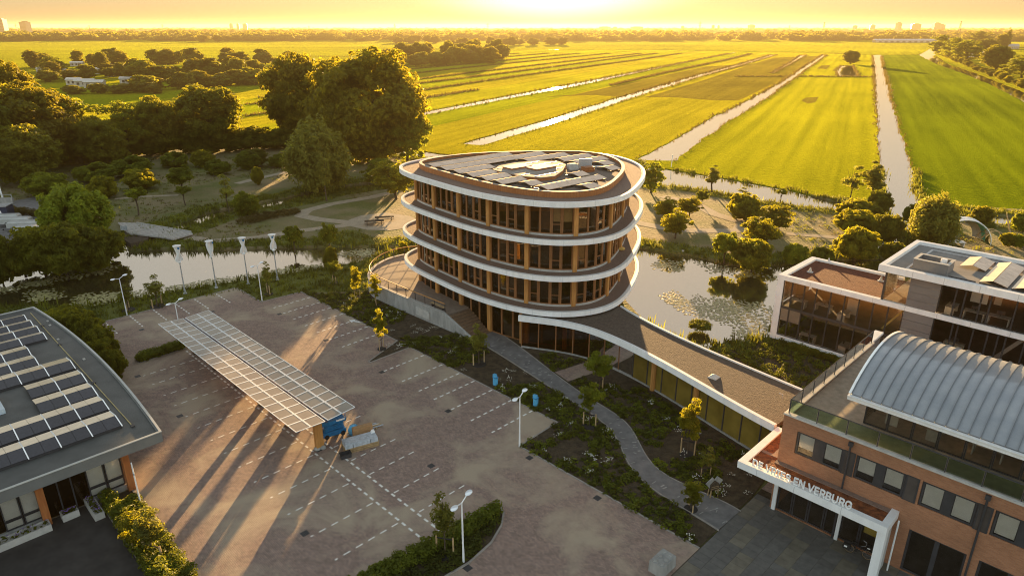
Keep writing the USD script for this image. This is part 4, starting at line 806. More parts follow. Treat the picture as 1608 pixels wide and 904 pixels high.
# furniture seen through the glass
DK = None; rng = random.Random(4)
for i, (a, b, z, where) in enumerate([(-25.6, 67.8, 3.76, 'upper floor at the left end of the glass office'), (-23.2, 68.3, 3.76, 'upper floor left of centre in the glass office'), (-21.0, 67.7, 3.76, 'upper floor in the middle of the glass office'), (-24.2, 68.0, .16, 'ground floor at the left end of the glass office'), (-20.6, 68.4, .16, 'ground floor in the middle of the glass office'),
                          (-12.2, 67.8, 7.06, 'top floor beside the dark cladding'), (-10.4, 67.6, 7.06, 'top floor under the pale wall board'), (-8.6, 67.8, 7.06, 'top floor right of the pale wall board'), (-4.5, 68, 7.06, 'top floor near the picture edge'), (-11.3, 67.5, 3.76, 'middle floor beside the dark cladding'),
                          (-9.6, 44.6, TZ, 'pavilion at the left corner'), (-7.2, 44.4, TZ, 'pavilion second from the corner'), (-4.4, 44.2, TZ, 'pavilion in the middle'), (-1.8, 44.4, TZ, 'pavilion near the picture edge')]):
    if DK is None:
        DK = Thing('desk', 'pale office desk on the ' + where, 'desk', (*W(a, b), z), -45, group='office desks behind glass')
        DK.part('desk_top', MB().box(-.8, -.4, .70, .8, .4, .74), concrete_pale, local=True)
        for x in (-.72, .72): DK.part('leg', MB().box(x - .04, -.36, 0, x + .04, .36, .7), concrete_pale, local=True)
        DK.part('monitor', MB().box(-.3, .1, .86, .3, .13, 1.2).box(-.04, .08, .74, .04, .15, .86), dark_metal, local=True)
    else: dup(DK, (*W(a, b), z), -45 + rng.choice((0, 90)), label='pale office desk on the ' + where)
for nm, lb, a, b, z, w, h, mt in (('wall_board', 'pale board on the wall behind the top floor glass', -10.6, 69.4, 8.0, 1.3, 1.7, blind_mat), ('wall_board', 'narrow pale board right of the wide one on the top floor', -9.2, 69.4, 8.2, .55, 1.5, interior_pale), ('cupboard', 'pale green cupboard behind the middle floor glass', -11.2, 67.2, 3.76, 1.5, .8, M('pale_green', (.42, .5, .42), .6)), ('cupboard', 'white cupboard on the upper floor of the glass wing', -20.9, 69.5, 3.76, 1.0, 1.6, interior_pale)):
    t = Thing(nm, lb, nm.replace('_', ' '), (*W(a, b), z), -45); t.part('body', MB().box(-w / 2, 0, 0, w / 2, .06 if 'board' in nm else .45, h), mt, local=True); t.part('trim', MB().box(-w / 2 - .03, -.01, h, w / 2 + .03, .08 if 'board' in nm else .46, h + .03), grey_metal, local=True)
# ------------------------------------------------------------------ the low building on the left with its grey roof
LB = Thing('low_grey_office', 'low office with a broad grey membrane roof full of tilted solar panels', 'office building', (*W(-62, 3), 0), -45)
edge_pts = [(-47.0, 11.9), (-52, 12.2), (-58, 12.42), (-64, 12.42), (-70, 12.15), (-76, 11.7), (-80.3, 11.15)]
es = np.array(splev(np.linspace(0, 1, 40), splprep(np.array(edge_pts).T, s=0.02)[0])).T
roofp = sg.Polygon([tuple(p) for p in es] + [(-80.3, -22), (-47.0, -22)])
LB.part('roof', MB('ab').prism(roofp.buffer(-.2, join_style=2), 3.6, 4.12), membrane)
LB.part('fascia', MB('ab').prism(roofp.difference(roofp.buffer(-.22, join_style=2)), 3.46, 4.24), M('grey_fascia', (0.15, 0.155, 0.15), .5, var=.08), smooth=30)
LB.part('roof_trim', MB('ab').prism(roofp.buffer(.03, join_style=2).difference(roofp.buffer(-.12, join_style=2)), 4.242, 4.30), M('pale_trim', (.5, .5, .47), .4, var=.05), smooth=30)
LB.part('soffit', MB('ab').prism(roofp.buffer(-.25, join_style=2), 3.46, 3.5), cladding)
body = sg.Polygon([(-48.6, 9.7), (-79, 9.7), (-79, -22), (-48.6, -22)])
LB.part('back_walls', MB('ab').box(-79, 9.4, 0, -48.8, 9.65, 3.46).box(-79, -22, 0, -78.7, 9.4, 3.46), cladding)
LB.part('floor', MB('ab').box(-78.7, -22, -.2, -48.6, 9.4, .06), interior_floor)
LB.part('inner_wall', MB('ab').box(-54, -22, .06, -53.8, 9.4, 3.46), interior_pale)
LB.part('plinth', MB('ab').box(-48.65, -22, -.2, -48.4, 4.5, .42).box(-48.65, 6.9, -.2, -48.4, 9.5, .42), concrete)
def side_window(b0, b1, z0, z1, blind):
    a = -48.52; w = .07; fr = MB('ab').box(a, b0, z0, a + .1, b1, z0 + w).box(a, b0, z1 - w, a + .1, b1, z1).box(a, b0, z0 + w, a + .1, b0 + w, z1 - w).box(a, b1 - w, z0 + w, a + .1, b1, z1 - w)
    p = LB.part('window', fr, dark_metal); LB.part('pane', MB('ab').box(a + .04, b0 + w, z0 + w, a + .06, b1 - w, z1 - w), clear_glass, parent=p)
    if blind: LB.part('blind', MB('ab').box(a + .015, b0 + w, z0 + w, a + .025, b1 - w, z1 - w), blind_mat, parent=p)
for b0, b1 in ((7.1, 8.2), (8.25, 9.3), (2.2, 3.2), (3.25, 4.2), (-2.6, -1.6), (-1.55, -.6)):
    side_window(b0, b1, 1.15, 3.3, True); side_window(b0, b1, .45, 1.1, True)
LB.part('glazed_front', MB('ab').box(-48.6, 4.6, .06, -48.56, 7.05, 3.4), bronze_glass); LB.part('glazed_front', MB('ab').box(-48.6, -.5, .06, -48.56, 2.15, 3.4), bronze_glass)
LB.part('dark_lining', MB('ab').box(-49.4, 4.6, .06, -49.3, 7.05, 3.4).box(-49.4, -.5, .06, -49.3, 2.15, 3.4), dark_metal)
for b in (9.55, 4.35, -.7): LB.part('timber_column', MB('ab').box(-48.35, b - .22, 0, -47.95, b + .22, 3.46), timber_dark)
for b in (5.4, 6.2): LB.part('door_post', MB('ab').box(-48.55, b - .04, .06, -48.45, b + .04, 3.4), dark_metal)
# tilted panels: each row a back slope coloured for the mirrored sky and a dark front slope, with white rails between pairs
rows = [(-77.5, 9.85, .85), (-75.5, 9.95, .85), (-73.5, 10.05, .95), (-71.4, 10.1, 1.1), (-68.6, 8.3, 1.1), (-66.0, 8.3, 1.15), (-63.3, 10.3, 1.3), (-60.0, 10.3, 1.4), (-57.0, 10.25, 1.45), (-54.1, 10.2, 1.45), (-51.0, 10.15, 1.5)]
sky = (-61.3, 2.7, -58.0, 5.1)
for i, (ar, bend, ln) in enumerate(rows):
    b = bend; j = 0; ln = min(ln, 1.3); back = min(1.4, (ar - rows[i - 1][0] - min(rows[i - 1][2], 1.3) - .12) if i else .9)
    while b > -9:
        b0, b1 = b - .93, b
        if 7 <= i <= 8 and b0 < 6.3 or False: break
        LB.part('solar_panel', MB('ab').hexa([(ar, b0, 4.54), (ar + ln, b0, 4.30), (ar + ln, b1, 4.30), (ar, b1, 4.54), (ar, b0, 4.58), (ar + ln, b0, 4.34), (ar + ln, b1, 4.34), (ar, b1, 4.58)]), pv_dark)
        LB.part('panel_back', MB('ab').hexa([(ar - back, b0, 4.33), (ar - .03, b0, 4.54), (ar - .03, b1, 4.54), (ar - back, b1, 4.33), (ar - back, b0, 4.36), (ar - .03, b0, 4.57), (ar - .03, b1, 4.57), (ar - back, b1, 4.36)]), pv_lit)
        if j % 2 == 0: LB.part('panel_rail', MB('ab').bar((ar, b1 + .01, 4.60), (ar + ln + .12, b1 + .01, 4.34), .07, .04).bar((ar - back, b1 + .01, 4.37), (ar, b1 + .01, 4.60), .07, .04), white_metal)
        b -= .95; j += 1
    LB.part('ballast_tray', MB('ab').box(ar + ln - .1, b, 4.125, ar + ln, bend, 4.31), dark_metal)
LB.part('roof_skylight', MB('ab').box(sky[0], sky[1], 4.12, sky[2], sky[3] - .4, 4.5), M('skylight_dome', (.55, .62, .66), .2, var=.04))
LB.part('cable_duct', MB('ab').bar((-79, 10.6, 4.16), (-49.3, 10.75, 4.16), .06, .06), M('brass_cable', (.45, .36, .16), .5))
for a, b in ((-74.5, 10.65), (-68.6, 10.68), (-58.5, 10.72), (-49.4, 10.75)): LB.part('cable_foot', MB('ab').box(a - .18, b - .12, 4.12, a + .18, b + .12, 4.22), dark_metal)
for a, b in ((-75.5, 11.3), (-74.2, 11.2), (-70.0, 10.9), (-63.8, 11.4)): LB.part('roof_outlet', MB('ab').box(a - .16, b - .09, 4.12, a + .16, b + .09, 4.17), concrete_pale)
for i, (a, b, dx, dy, lb) in enumerate(((-47.4, 6.95, 2.5, .62, 'long pale concrete planter box with purple flowers by the forecourt hedge'), (-47.6, 1.9, .8, 5.0, 'pale concrete planter box below the office windows at the left'), (-47.9, 5.6, .7, 1.0, 'small grey planter beside the dark office door'))):
    t = Thing('planter_box', lb, 'planter', (*W(a, b), 0), -45)
    t.part('trough', MB().prism(sg.box(-dx / 2, -dy / 2, dx / 2, dy / 2).difference(sg.box(-dx / 2 + .09, -dy / 2 + .09, dx / 2 - .09, dy / 2 - .09)), 0, .5).box(-dx / 2 + .09, -dy / 2 + .09, .05, dx / 2 - .09, dy / 2 - .09, .4), concrete_pale, local=True)
    r_ = np.random.default_rng(i); n = 90; c = np.c_[r_.uniform(-dx / 2 + .12, dx / 2 - .12, n), r_.uniform(-dy / 2 + .12, dy / 2 - .12, n), r_.uniform(.4, .62, n)]
    m = MB()
    for q in c: d = r_.normal(size=(2, 3)) * .07; m.raw([q - d[0], q + d[1], q + d[0], q - d[1]], [(0, 1, 2, 3)])
    t.part('plants', m, cover_mat, local=True)
    m = MB()
    for q in c[:22]: m.lathe([(.0, 0), (.05, .02), (0, .05)], 5, at=(q[0], q[1], .6))
    t.part('flowers', m, M(f'violet_flower_{i}', (.22, .12, .40), .8), local=True)
# ------------------------------------------------------------------ solar carport
CP_ = Thing('solar_carport', 'long timber carport roofed with pale framed glass solar panels', 'carport', (*W(-55, 21.7), 0), -45)
zc = 3.2; n_row = 22; A0, A1 = -69.05, -41.5; pa = (A1 - A0) / n_row
def cz(b): return zc + 0.055 * abs(b - 21.72)
for i in range(n_row):
    for b0, b1 in ((19.2, 20.40), (20.42, 21.62), (21.82, 23.02), (23.04, 24.24)):
        a0, a1 = A0 + i * pa, A0 + (i + 1) * pa; z0, z1 = cz(b0), cz(b1)
        fr = MB('ab'); w = .055
        P4 = lambda x0, y0, x1, y1, t0, t1: fr.hexa([(x0, y0, cz(y0) + t0), (x1, y0, cz(y0) + t0), (x1, y1, cz(y1) + t0), (x0, y1, cz(y1) + t0), (x0, y0, cz(y0) + t1), (x1, y0, cz(y0) + t1), (x1, y1, cz(y1) + t1), (x0, y1, cz(y1) + t1)])
        P4(a0 + .004, b0, a1 - .004, b0 + w, 0, .045); P4(a0 + .004, b1 - w, a1 - .004, b1, 0, .045); P4(a0 + .004, b0 + w, a0 + w, b1 - w, 0, .045); P4(a1 - w, b0 + w, a1 - .004, b1 - w, 0, .045)
        p = CP_.part('solar_panel', fr, white_metal)
        fr = MB('ab'); P4(a0 + w, b0 + w, a1 - w, b1 - w, .015, .035); CP_.part('glass', fr, pv_glass, parent=p)
CP_.part('gutter', MB('ab').box(A0, 21.64, zc - .12, A1, 21.80, zc - .03), M('gutter_violet_grey', (.055, .05, .07), .5))
for k in range(6):
    a = A0 + 2.0 + k * ((A1 - A0) - 3.6) / 5
    CP_.part('timber_post', MB('ab').box(a - .2, 21.42, .05, a - .02, 22.02, zc - .35).box(a + .02, 21.42, .05, a + .2, 22.02, zc - .35), timber)
    CP_.part('post_base', MB('ab').box(a - .3, 21.35, 0, a + .3, 22.09, .05), dark_metal)
    CP_.part('cross_beam', MB('ab').hexa([(a - .09, 19.3, cz(19.3) - .24), (a + .09, 19.3, cz(19.3) - .24), (a + .09, 21.72, zc - .42), (a - .09, 21.72, zc - .42), (a - .09, 19.3, cz(19.3) - .1), (a + .09, 19.3, cz(19.3) - .1), (a + .09, 21.72, zc - .1), (a - .09, 21.72, zc - .1)])
              .hexa([(a - .09, 21.722, zc - .42), (a + .09, 21.722, zc - .42), (a + .09, 24.14, cz(24.14) - .24), (a - .09, 24.14, cz(24.14) - .24), (a - .09, 21.722, zc - .1), (a + .09, 21.722, zc - .1), (a + .09, 24.14, cz(24.14) - .1), (a - .09, 24.14, cz(24.14) - .1)]), timber)
for b in (19.5, 20.7, 22.7, 23.9): CP_.part('purlin', MB('ab').box(A0 + .05, b - .04, cz(b) - .095, A1 - .05, b + .04, cz(b) - .005), dark_metal)
# ------------------------------------------------------------------ street furniture and other things on the campus
LAMP = None
for a, b, rz, lb in ((-25.9, 21.65, 62, 'white twin headed lamp post in the curved hedge island, nearest the camera'), (-32.2, 33.05, 62, 'white twin headed lamp post at the corner of the planting by the car park'), (-82.6, 19.95, 70, 'white twin headed lamp post at the pond end of the car park, left one'),
                     (-70.6, 21.6, 70, 'white twin headed lamp post rising behind the far end of the solar carport'), (-75.8, 33.0, 70, 'white lamp post beside the two young trees under the wind turbines')):
    if LAMP is None:
        LAMP = Thing('lamp_post', lb, 'street lamp', (*W(a, b), 0), rz, group='twin headed lamp posts')
        LAMP.part('pole', MB().tube([(0, 0, 0), (0, 0, 1.2), (0, 0, 4.5)], [.075, .06, .045], 10), white_metal, local=True, smooth=30)
        LAMP.part('arm', MB().tube([(-.55, 0, 4.62), (0, 0, 4.45), (.55, 0, 4.62)], .035, 8), white_metal, local=True, smooth=30)
        for s in (-1, 1):
            v = [(s * (.50 + .62 * t), .0, 4.64 + .03 * t) for t in (0, .15, .4, .7, .9, 1)]
            hd = MB().tube(v, [.05, .14, .20, .19, .12, .03], 12); vv = hd.v[0]; vv[:, 2] = 4.65 + (vv[:, 2] - 4.65) * .42
            p = LAMP.part('lamp_head', hd, M(f'lamp_shell_{s + 1}', (.72, .75, .78), .3, var=.03), local=True, smooth=60)
            LAMP.part('lens', MB().lathe([(.0, 4.545), (.12, 4.55), (.13, 4.565)], 10, at=(s * .82, 0, 0)), M(f'lamp_lens_{s + 1}', (.6, .65, .7), .15), parent=p, local=True)
    else: dup(LAMP, (*W(a, b), 0), rz, label=lb)
# helical wind turbines
WT = None
for i, (u, v, z, rz, lb) in enumerate(((291, 461, .1, 10, 'leftmost'), (340, 452, .1, 75, 'second from the left'), (390, 446, .1, 5, 'third from the left'), (436, 440, .1, -15, 'rightmost, nearest the round office'))):
    x, y = at(u, v, 0); lb = f'white helical wind turbine on a grey pole, {lb}'
    if WT is None:
        WT = Thing('wind_turbine', lb, 'wind turbine', (x, y, 0), rz, group='helical wind turbines by the pond')
        WT.part('pole', MB().tube([(0, 0, .3), (0, 0, 4.1)], [.085, .06], 10), grey_metal, local=True, smooth=30)
        WT.part('foot', MB().lathe([(.22, 0), (.22, .12), (.14, .14), (.12, .5), (.07, .52)], 10), grey_metal, local=True)
        WT.part('hub', MB().lathe([(.2, 4.08), (.24, 4.14), (.2, 4.24), (.08, 4.26)], 10), white_metal, local=True)
        n = 18; hgt = 1.95
        for k in range(2):
            m = MB(); rows_ = []
            for i_ in range(n + 1):
                t = i_ / n; th = math.pi * k + t * math.pi * .95; w = .48
                row = []
                for j in range(9):
                    q = j / 8 * math.pi; c = np.array((w * (1 - math.cos(q)) / 2 - .06, .26 * math.sin(q)))
                    row.append((c[0] * math.cos(th) - c[1] * math.sin(th), c[0] * math.sin(th) + c[1] * math.cos(th), 4.26 + t * hgt))
                rows_ += row
            f = [(i_ * 9 + j, i_ * 9 + j + 1, (i_ + 1) * 9 + j + 1, (i_ + 1) * 9 + j) for i_ in range(n) for j in range(8)]
            WT.part('blade', m.raw(rows_, f), white_metal, local=True, smooth=True)
        WT.part('top_plate', MB().tube([(0, 0, 6.2), (0, 0, 6.24)], .5, 14), white_metal, local=True)
        WT.part('blue_emblem', MB().box(.12, -.32, 5.85, .34, -.30, 6.08), blue_plastic, local=True)
    else: dup(WT, (x, y, 0), rz, label=lb)
# blue charging posts
BP = None
for u, v, lb in ((778, 604, 'pale blue wrapped charging post left of the lamp post in the planting'), (841, 637, 'pale blue wrapped charging post right of the lamp post in the planting')):
    x, y = at(u, v)
    if BP is None:
        BP = Thing('charging_post', lb, 'charging post', (x, y, 0), -45, group='blue charging posts')
        BP.part('cover', MB().prism(sg.box(-.14, -.12, .14, .12).buffer(.05), 0, .85).prism(sg.box(-.18, -.10, .08, .08).buffer(.05), .85, 1.08), blue_sheet, local=True, smooth=30)
        BP.part('collar', MB().prism(sg.box(-.2, -.17, .2, .17).buffer(.03), .78, .84), blue_plastic, local=True)
    else: dup(BP, (x, y, 0), -30, label=lb)
# stacking concrete block
t = Thing('concrete_block', 'grey stacking concrete block with round studs on the edge of the forecourt', 'concrete block', (*W(-16.9, 29.9), 0), -45)
t.part('block', MB().hexa([(-.5, -.75, 0), (.5, -.75, 0), (.5, .75, 0), (-.5, .75, 0), (-.48, -.73, .8), (.48, -.73, .8), (.48, .73, .8), (-.48, .73, .8)]), concrete, local=True)
for x in (-.24, .24):
    for y in (-.5, 0, .5): t.part('stud', MB().lathe([(.15, .8), (.13, .9), (.0, .905)], 10, at=(x, y, 0)), concrete, local=True, smooth=30)
# insect hotel on legs
t = Thing('insect_hotel', 'small roofed wooden insect house on legs beside the garden walk', 'insect house', (*at(1119, 778), 0), 20)
t.part('box', MB().box(-.33, -.16, .62, .33, .16, 1.05).hexa([(-.33, -.16, 1.05), (.33, -.16, 1.05), (.33, .16, 1.05), (-.33, .16, 1.05), (-.03, -.16, 1.32), (.03, -.16, 1.32), (.03, .16, 1.32), (-.03, .16, 1.32)]), bark, local=True)
for s in (-1, 1):
    t.part('roof_board', MB().bar((s * .52, 0, .95), (0, 0, 1.38), .62, .04, up=(0, 1, 0)), concrete, local=True)
    for y in (-.14, .14): t.part('leg', MB().bar((s * .32, y, 0), (s * .28, y, .66), .06), wood_pale, local=True)
for z in (.74, .88): t.part('shelf', MB().box(-.31, -.175, z, .31, -.161, z + .03), wood_pale, local=True)
# bicycle
bx, by = at(1346, 872)
BK = Thing('bicycle', 'dark bicycle with panniers parked under the entrance canopy', 'bicycle', (bx, by, 0), -38)
for x, nm in ((-.54, 'rear_wheel'), (.54, 'front_wheel')):
    ang = np.linspace(0, 2 * math.pi, 25); c = [(x + .33 * math.cos(q), 0, .345 + .33 * math.sin(q)) for q in ang]
    w = BK.part(nm, MB().tube(c, .018, 6, cap=False), black_rubber, local=True, smooth=True)
    c = [(x + .30 * math.cos(q), 0, .345 + .30 * math.sin(q)) for q in ang]; BK.part('rim', MB().tube(c, .012, 5, cap=False), wood_pale, parent=w, local=True)
    m = MB()
    for q in np.linspace(0, 2 * math.pi, 15)[:-1]: m.bar((x, 0, .345), (x + .3 * math.cos(q), 0, .345 + .3 * math.sin(q)), .004)
    BK.part('spokes', m, grey_metal, parent=w, local=True)
BK.part('frame', MB().tube([(-.54, 0, .345), (-.12, 0, .30), (.36, 0, .82)], .02, 6).tube([(-.12, 0, .30), (-.26, 0, .88)], .018, 6).tube([(-.24, 0, .80), (.35, 0, .80)], .018, 6).tube([(-.54, 0, .345), (-.23, 0, .76)], .012, 6), black_rubber, local=True)
BK.part('fork', MB().tube([(.54, 0, .345), (.38, 0, .80), (.34, 0, 1.02)], .017, 6), black_rubber, local=True)
BK.part('handlebar', MB().tube([(.14, -.30, 1.05), (.34, -.2, 1.06), (.37, 0, 1.04), (.34, .2, 1.06), (.14, .30, 1.05)], .016, 6), grey_metal, local=True)
BK.part('saddle', MB().hexa([(-.40, -.09, .90), (-.12, -.03, .90), (-.12, .03, .90), (-.40, .09, .90), (-.40, -.09, .97), (-.12, -.03, .95), (-.12, .03, .95), (-.40, .09, .97)]), black_rubber, local=True)
BK.part('mudguard', MB().tube([(-.54 + .37 * math.cos(q), 0, .345 + .37 * math.sin(q)) for q in np.linspace(.5, 3.4, 12)], .025, 5), black_rubber, local=True)
BK.part('carrier', MB().box(-.92, -.08, .74, -.36, .08, .76), dark_metal, local=True)
for s in (-1, 1): BK.part('pannier', MB().box(-.86, s * .1 if s > 0 else -.26, .36, -.46, s * .26 if s > 0 else -.1, .74), black_rubber, local=True)
BK.part('front_bag', MB().box(.42, -.16, .84, .66, .16, 1.08), black_rubber, local=True)
BK.part('label_patch', MB().box(-.8, -.268, .5, -.62, -.262, .62).box(.46, -.168, .92, .62, -.162, 1.0), white_metal, local=True)
BK.part('pedals', MB().box(-.2, -.16, .2, -.1, -.08, .22).box(-.14, .08, .38, -.04, .16, .40).bar((-.15, -.08, .21), (-.09, .08, .39), .02), dark_metal, local=True)
# scissor lift under the carport
x, y = at(524, 682)
SL = Thing('scissor_lift', 'blue scissor lift parked under the near end of the solar carport', 'scissor lift', (x, y, 0), 32)
SL.part('chassis', MB().box(-.95, -.40, .16, .95, .40, .52).box(-.90, -.44, .52, .90, .44, .6), blue_plastic, local=True)
for xx in (-.66, .66):
    for s in (-1, 1): SL.part('wheel', MB().tube([(xx, s * .36, .19), (xx, s * .48, .19)], .19, 14), black_rubber, local=True)
m = MB()
for k in range(4):
    z = .64 + k * .15
    for s in (-.3, .3): m.bar((-.8, s, z), (.8, s, z + .14), .05, .08).bar((-.8, s + .05, z + .14), (.8, s + .05, z), .05, .08)
SL.part('scissor_stack', m, blue_plastic, local=True)
SL.part('platform', MB().box(-1.0, -.44, 1.26, 1.0, .44, 1.36), blue_plastic, local=True)
for s in (-1, 1):
    for z in (1.75, 2.3): SL.part('guard_rail', MB().tube([(-.98, s * .42, z), (.98, s * .42, z)], .022, 6), blue_plastic, local=True)
    for xx in (-.98, -.33, .33, .98): SL.part('rail_post', MB().tube([(xx, s * .42, 1.36), (xx, s * .42, 2.3)], .02, 6), blue_plastic, local=True)
for xx in (-.98, .98): SL.part('end_rail', MB().tube([(xx, -.42, 2.3), (xx, .42, 2.3)], .022, 6).tube([(xx, -.42, 1.75), (xx, .42, 1.75)], .02, 6), blue_plastic, local=True)
SL.part('toe_board', MB().box(-1.0, -.45, 1.36, 1.0, -.43, 1.55).box(-1.0, .43, 1.36, 1.0, .45, 1.55), blue_plastic, local=True)
SL.part('white_lettering_patch', MB().box(.2, -.456, 1.39, .9, -.452, 1.53), paint, local=True)
SL.part('control_box', MB().box(.72, -.36, 1.95, .95, -.1, 2.25), dark_metal, local=True)
# pallet load with wrapped packs, a cardboard box and bars
x, y = at(566, 700); PL = Thing('pallet_stack', 'timber pallets carrying silver wrapped packs beside the scissor lift', 'pallet', (x, y, 0), 28)
for k in range(3):
    z = k * .145
    for yy in (-.55, 0, .55): PL.part('pallet_runner', MB().box(-1.35, yy - .06, z, 1.35, yy + .06, z + .095), wood_pale, local=True)
    m = MB()
    for i in range(12): m.box(-1.35 + i * .23, -.62, z + .096, -1.35 + i * .23 + .18, .62, z + .12)
    PL.part('pallet_boards', m, wood_pale, local=True)
t = Thing('wrapped_pack', 'silver wrapped pack of panels lying on the pallets', 'package', (x, y, .41), 28)
t.part('wrap', MB().box(-1.3, -.58, 0, 1.3, .5, .34).box(-1.25, -.55, .34, .5, .1, .42), silver_wrap, local=True); t.part('corner_fold', MB().hexa([(1.0, .2, .34), (1.3, .2, .34), (1.3, .5, .34), (1.0, .5, .34), (1.1, .25, .55), (1.28, .25, .5), (1.28, .48, .52), (1.1, .48, .5)]), white_metal, local=True)
for xx in (-.7, .7): t.part('strap', MB().box(xx - .02, -.585, 0, xx + .02, -.581, .34), dark_metal, local=True)
xc, yc = at(570, 684); t = Thing('cardboard_box', 'long brown cardboard box behind the silver pack', 'box', (xc, yc, 0), 28); t.part('carton', MB().box(-.8, -.2, .0, .8, .2, .95), cardboard, local=True); t.part('tape', MB().box(-.8, -.03, .951, .8, .03, .954), wood_pale, local=True)
xc, yc = at(556, 681); t = Thing('blue_barrel_bag', 'bright blue bag heaped behind the cardboard box', 'bag', (xc, yc, 0), 28); t.part('bag', MB().lathe([(0, 0), (.4, .05), (.48, .4), (.3, .78), (0, .85)], 9), blue_sheet, local=True, smooth=True)
xc, yc = at(573, 674); t = Thing('metal_bars', 'bundle of pale metal bars lying behind the pallets', 'metal bars', (xc, yc, .1), 30)
for k in range(5): t.part('bar', MB().bar((-1.6 + .1 * k, -.3 + k * .14, .05 + .05 * (k % 2)), (1.5 - .15 * k, -.28 + k * .15, .06 + .05 * (k % 2)), .07), (silver_wrap, wood_pale, white_metal)[k % 3], local=True)
t.part('bearer', MB().box(-1, -.45, -.1, -.9, .45, .02).box(.8, -.45, -.1, .9, .45, .02), wood_pale, local=True)
xc, yc = at(543, 717); t = Thing('dark_crate', 'small dark crate on the paving in front of the pallets', 'crate', (xc, yc, 0), 28); t.part('shell', MB().prism(sg.box(-.4, -.25, .4, .25).difference(sg.box(-.35, -.2, .35, .2)), 0, .35).box(-.35, -.2, 0, .35, .2, .05), dark_metal, local=True); t.part('lip', MB().prism(sg.box(-.43, -.28, .43, .28).difference(sg.box(-.36, -.21, .36, .21)), .33, .37), black_rubber, local=True)
for i, (u, v) in enumerate(((499, 706), (507, 704))):
    xc, yc = at(u, v); t = Thing('rubble_stone', ('left', 'right')[i] + ' hand grey stone lump at the foot of the nearest carport post', 'stone', (xc, yc, 0)); m = trimesh.creation.icosphere(2, .3); m.vertices *= (1, .8, .6); m.vertices *= (.8 + .4 * meshkit.fbm(m.vertices * 3 + i, 3))[:, None]; m.apply_translation((0, 0, .12)); t.part('stone', m, concrete, local=True)
xc, yc = at(559, 505); t = Thing('white_arrow_board', 'white arrow shaped plate lying at the car park edge', 'sign plate', (xc, yc, .01), -20); t.part('plate', MB().prism([(-.9, .05), (-.35, .45), (-.3, .12), (.8, .12), (.8, -.12), (-.3, -.12), (-.35, -.35)], 0, .03), white_metal, local=True); t.part('rim', MB().box(-.3, -.14, .03, .8, -.12, .05), grey_metal, local=True)
# picnic benches on the round place
PB = None
for u, v, lb in ((604, 346, 'long timber picnic bench on the round shell place, right hand one'), (588, 352, 'long timber picnic bench on the round shell place, left hand one')):
    x, y = at(u, v)
    if PB is None:
        PB = Thing('picnic_bench', lb, 'bench', (x, y, 0), 12, group='benches on the round place')
        for k in range(4): PB.part('slat', MB().box(-1.6, -.45 + k * .24, .55 + .02 * (k % 2), 1.6, -.25 + k * .24, .62 + .02 * (k % 2)), bark, local=True)
        for xx in (-1.2, 1.2): PB.part('trestle', MB().bar((xx, -.5, 0), (xx, -.15, .55), .1).bar((xx, .5, 0), (xx, .15, .55), .1).box(xx - .05, -.5, .28, xx + .05, .5, .34), bark, local=True)
        for s in (-1, 1): PB.part('seat', MB().box(-1.6, s * .75 - .15, .38, 1.6, s * .75 + .15, .43), bark, local=True)
    else: dup(PB, (x, y, 0), 12, label=lb)
# foot bridge over the creek
BG = Thing('foot_bridge', 'pale plank bridge over the creek beside the round willow', 'bridge', (*at(240, 362), 0), 0)
bp = sg.Polygon(pix([(185, 349), (215, 350), (300, 364), (303, 367), (272, 376), (248, 372), (205, 367), (196, 362)], .35))
BG.part('deck', MB().prism(bp, .2, .35), M('bridge_deck', (.33, .30, .27), .8, scale=1.5, var=.1))
bl = list(bp.exterior.coords)
for (p0, p1) in ((bl[1], bl[2]), (bl[6], bl[5])):
    BG.part('edge_beam', MB().bar((*p0, .37), (*p1, .37), .14, .26), concrete_pale)
for k in range(24):
    t_ = k / 24; q0 = np.array(bl[0]) * (1 - t_) + np.array(bl[4]) * t_; d_ = np.array(bl[4]) - np.array(bl[0]); d_ /= np.linalg.norm(d_); nn = np.array((-d_[1], d_[0]))
    l = sg.LineString([q0 - nn * 5, q0 + nn * 5]).intersection(bp.buffer(-.15))
    if l.length > .6: c = list(l.coords) if l.geom_type == 'LineString' else list(l.geoms[0].coords); BG.part('plank', MB().bar((*c[0], .365), (*c[-1], .365), .36, .03), concrete_pale)
BG.part('abutment', MB().prism(sg.Polygon(pix([(196, 362), (205, 367), (235, 371), (232, 378), (205, 384), (196, 378)], 0)), -1.4, .18), bark)
t = Thing('blue_information_board', 'small blue grey board at the willow end of the plank bridge', 'sign', (*at(196, 366), 0), 10); t.part('board', MB().box(-.5, -.04, .5, .5, .04, 1.2), silver_wrap, local=True); t.part('post', MB().box(-.45, .045, 0, -.37, .1, 1.2).box(.37, .045, 0, .45, .1, 1.2), bark, local=True)
t = Thing('white_marker_pole', 'white marker pole between the canal and the field bank', 'pole', (*at(1054, 262, ZF), ZF)); t.part('pole', MB().tube([(0, 0, 0), (.15, .1, 2.6)], .09, 8), white_metal, local=True); t.part('cap', MB().lathe([(.13, 2.55), (.13, 2.7), (0, 2.75)], 8, at=(.15, .1, 0)), grey_metal, local=True)
t = Thing('pond_buoy', 'small pale round marker on a stick in the right hand pond', 'marker', (*at(1072, 404, -1), -1.1)); t.part('stick', MB().tube([(0, 0, -.5), (0, 0, 1.1)], .03, 6), grey_metal, local=True); t.part('disc', MB().lathe([(.0, 1.0), (.3, 1.05), (.3, 1.15), (0, 1.25)], 10), concrete_pale, local=True)
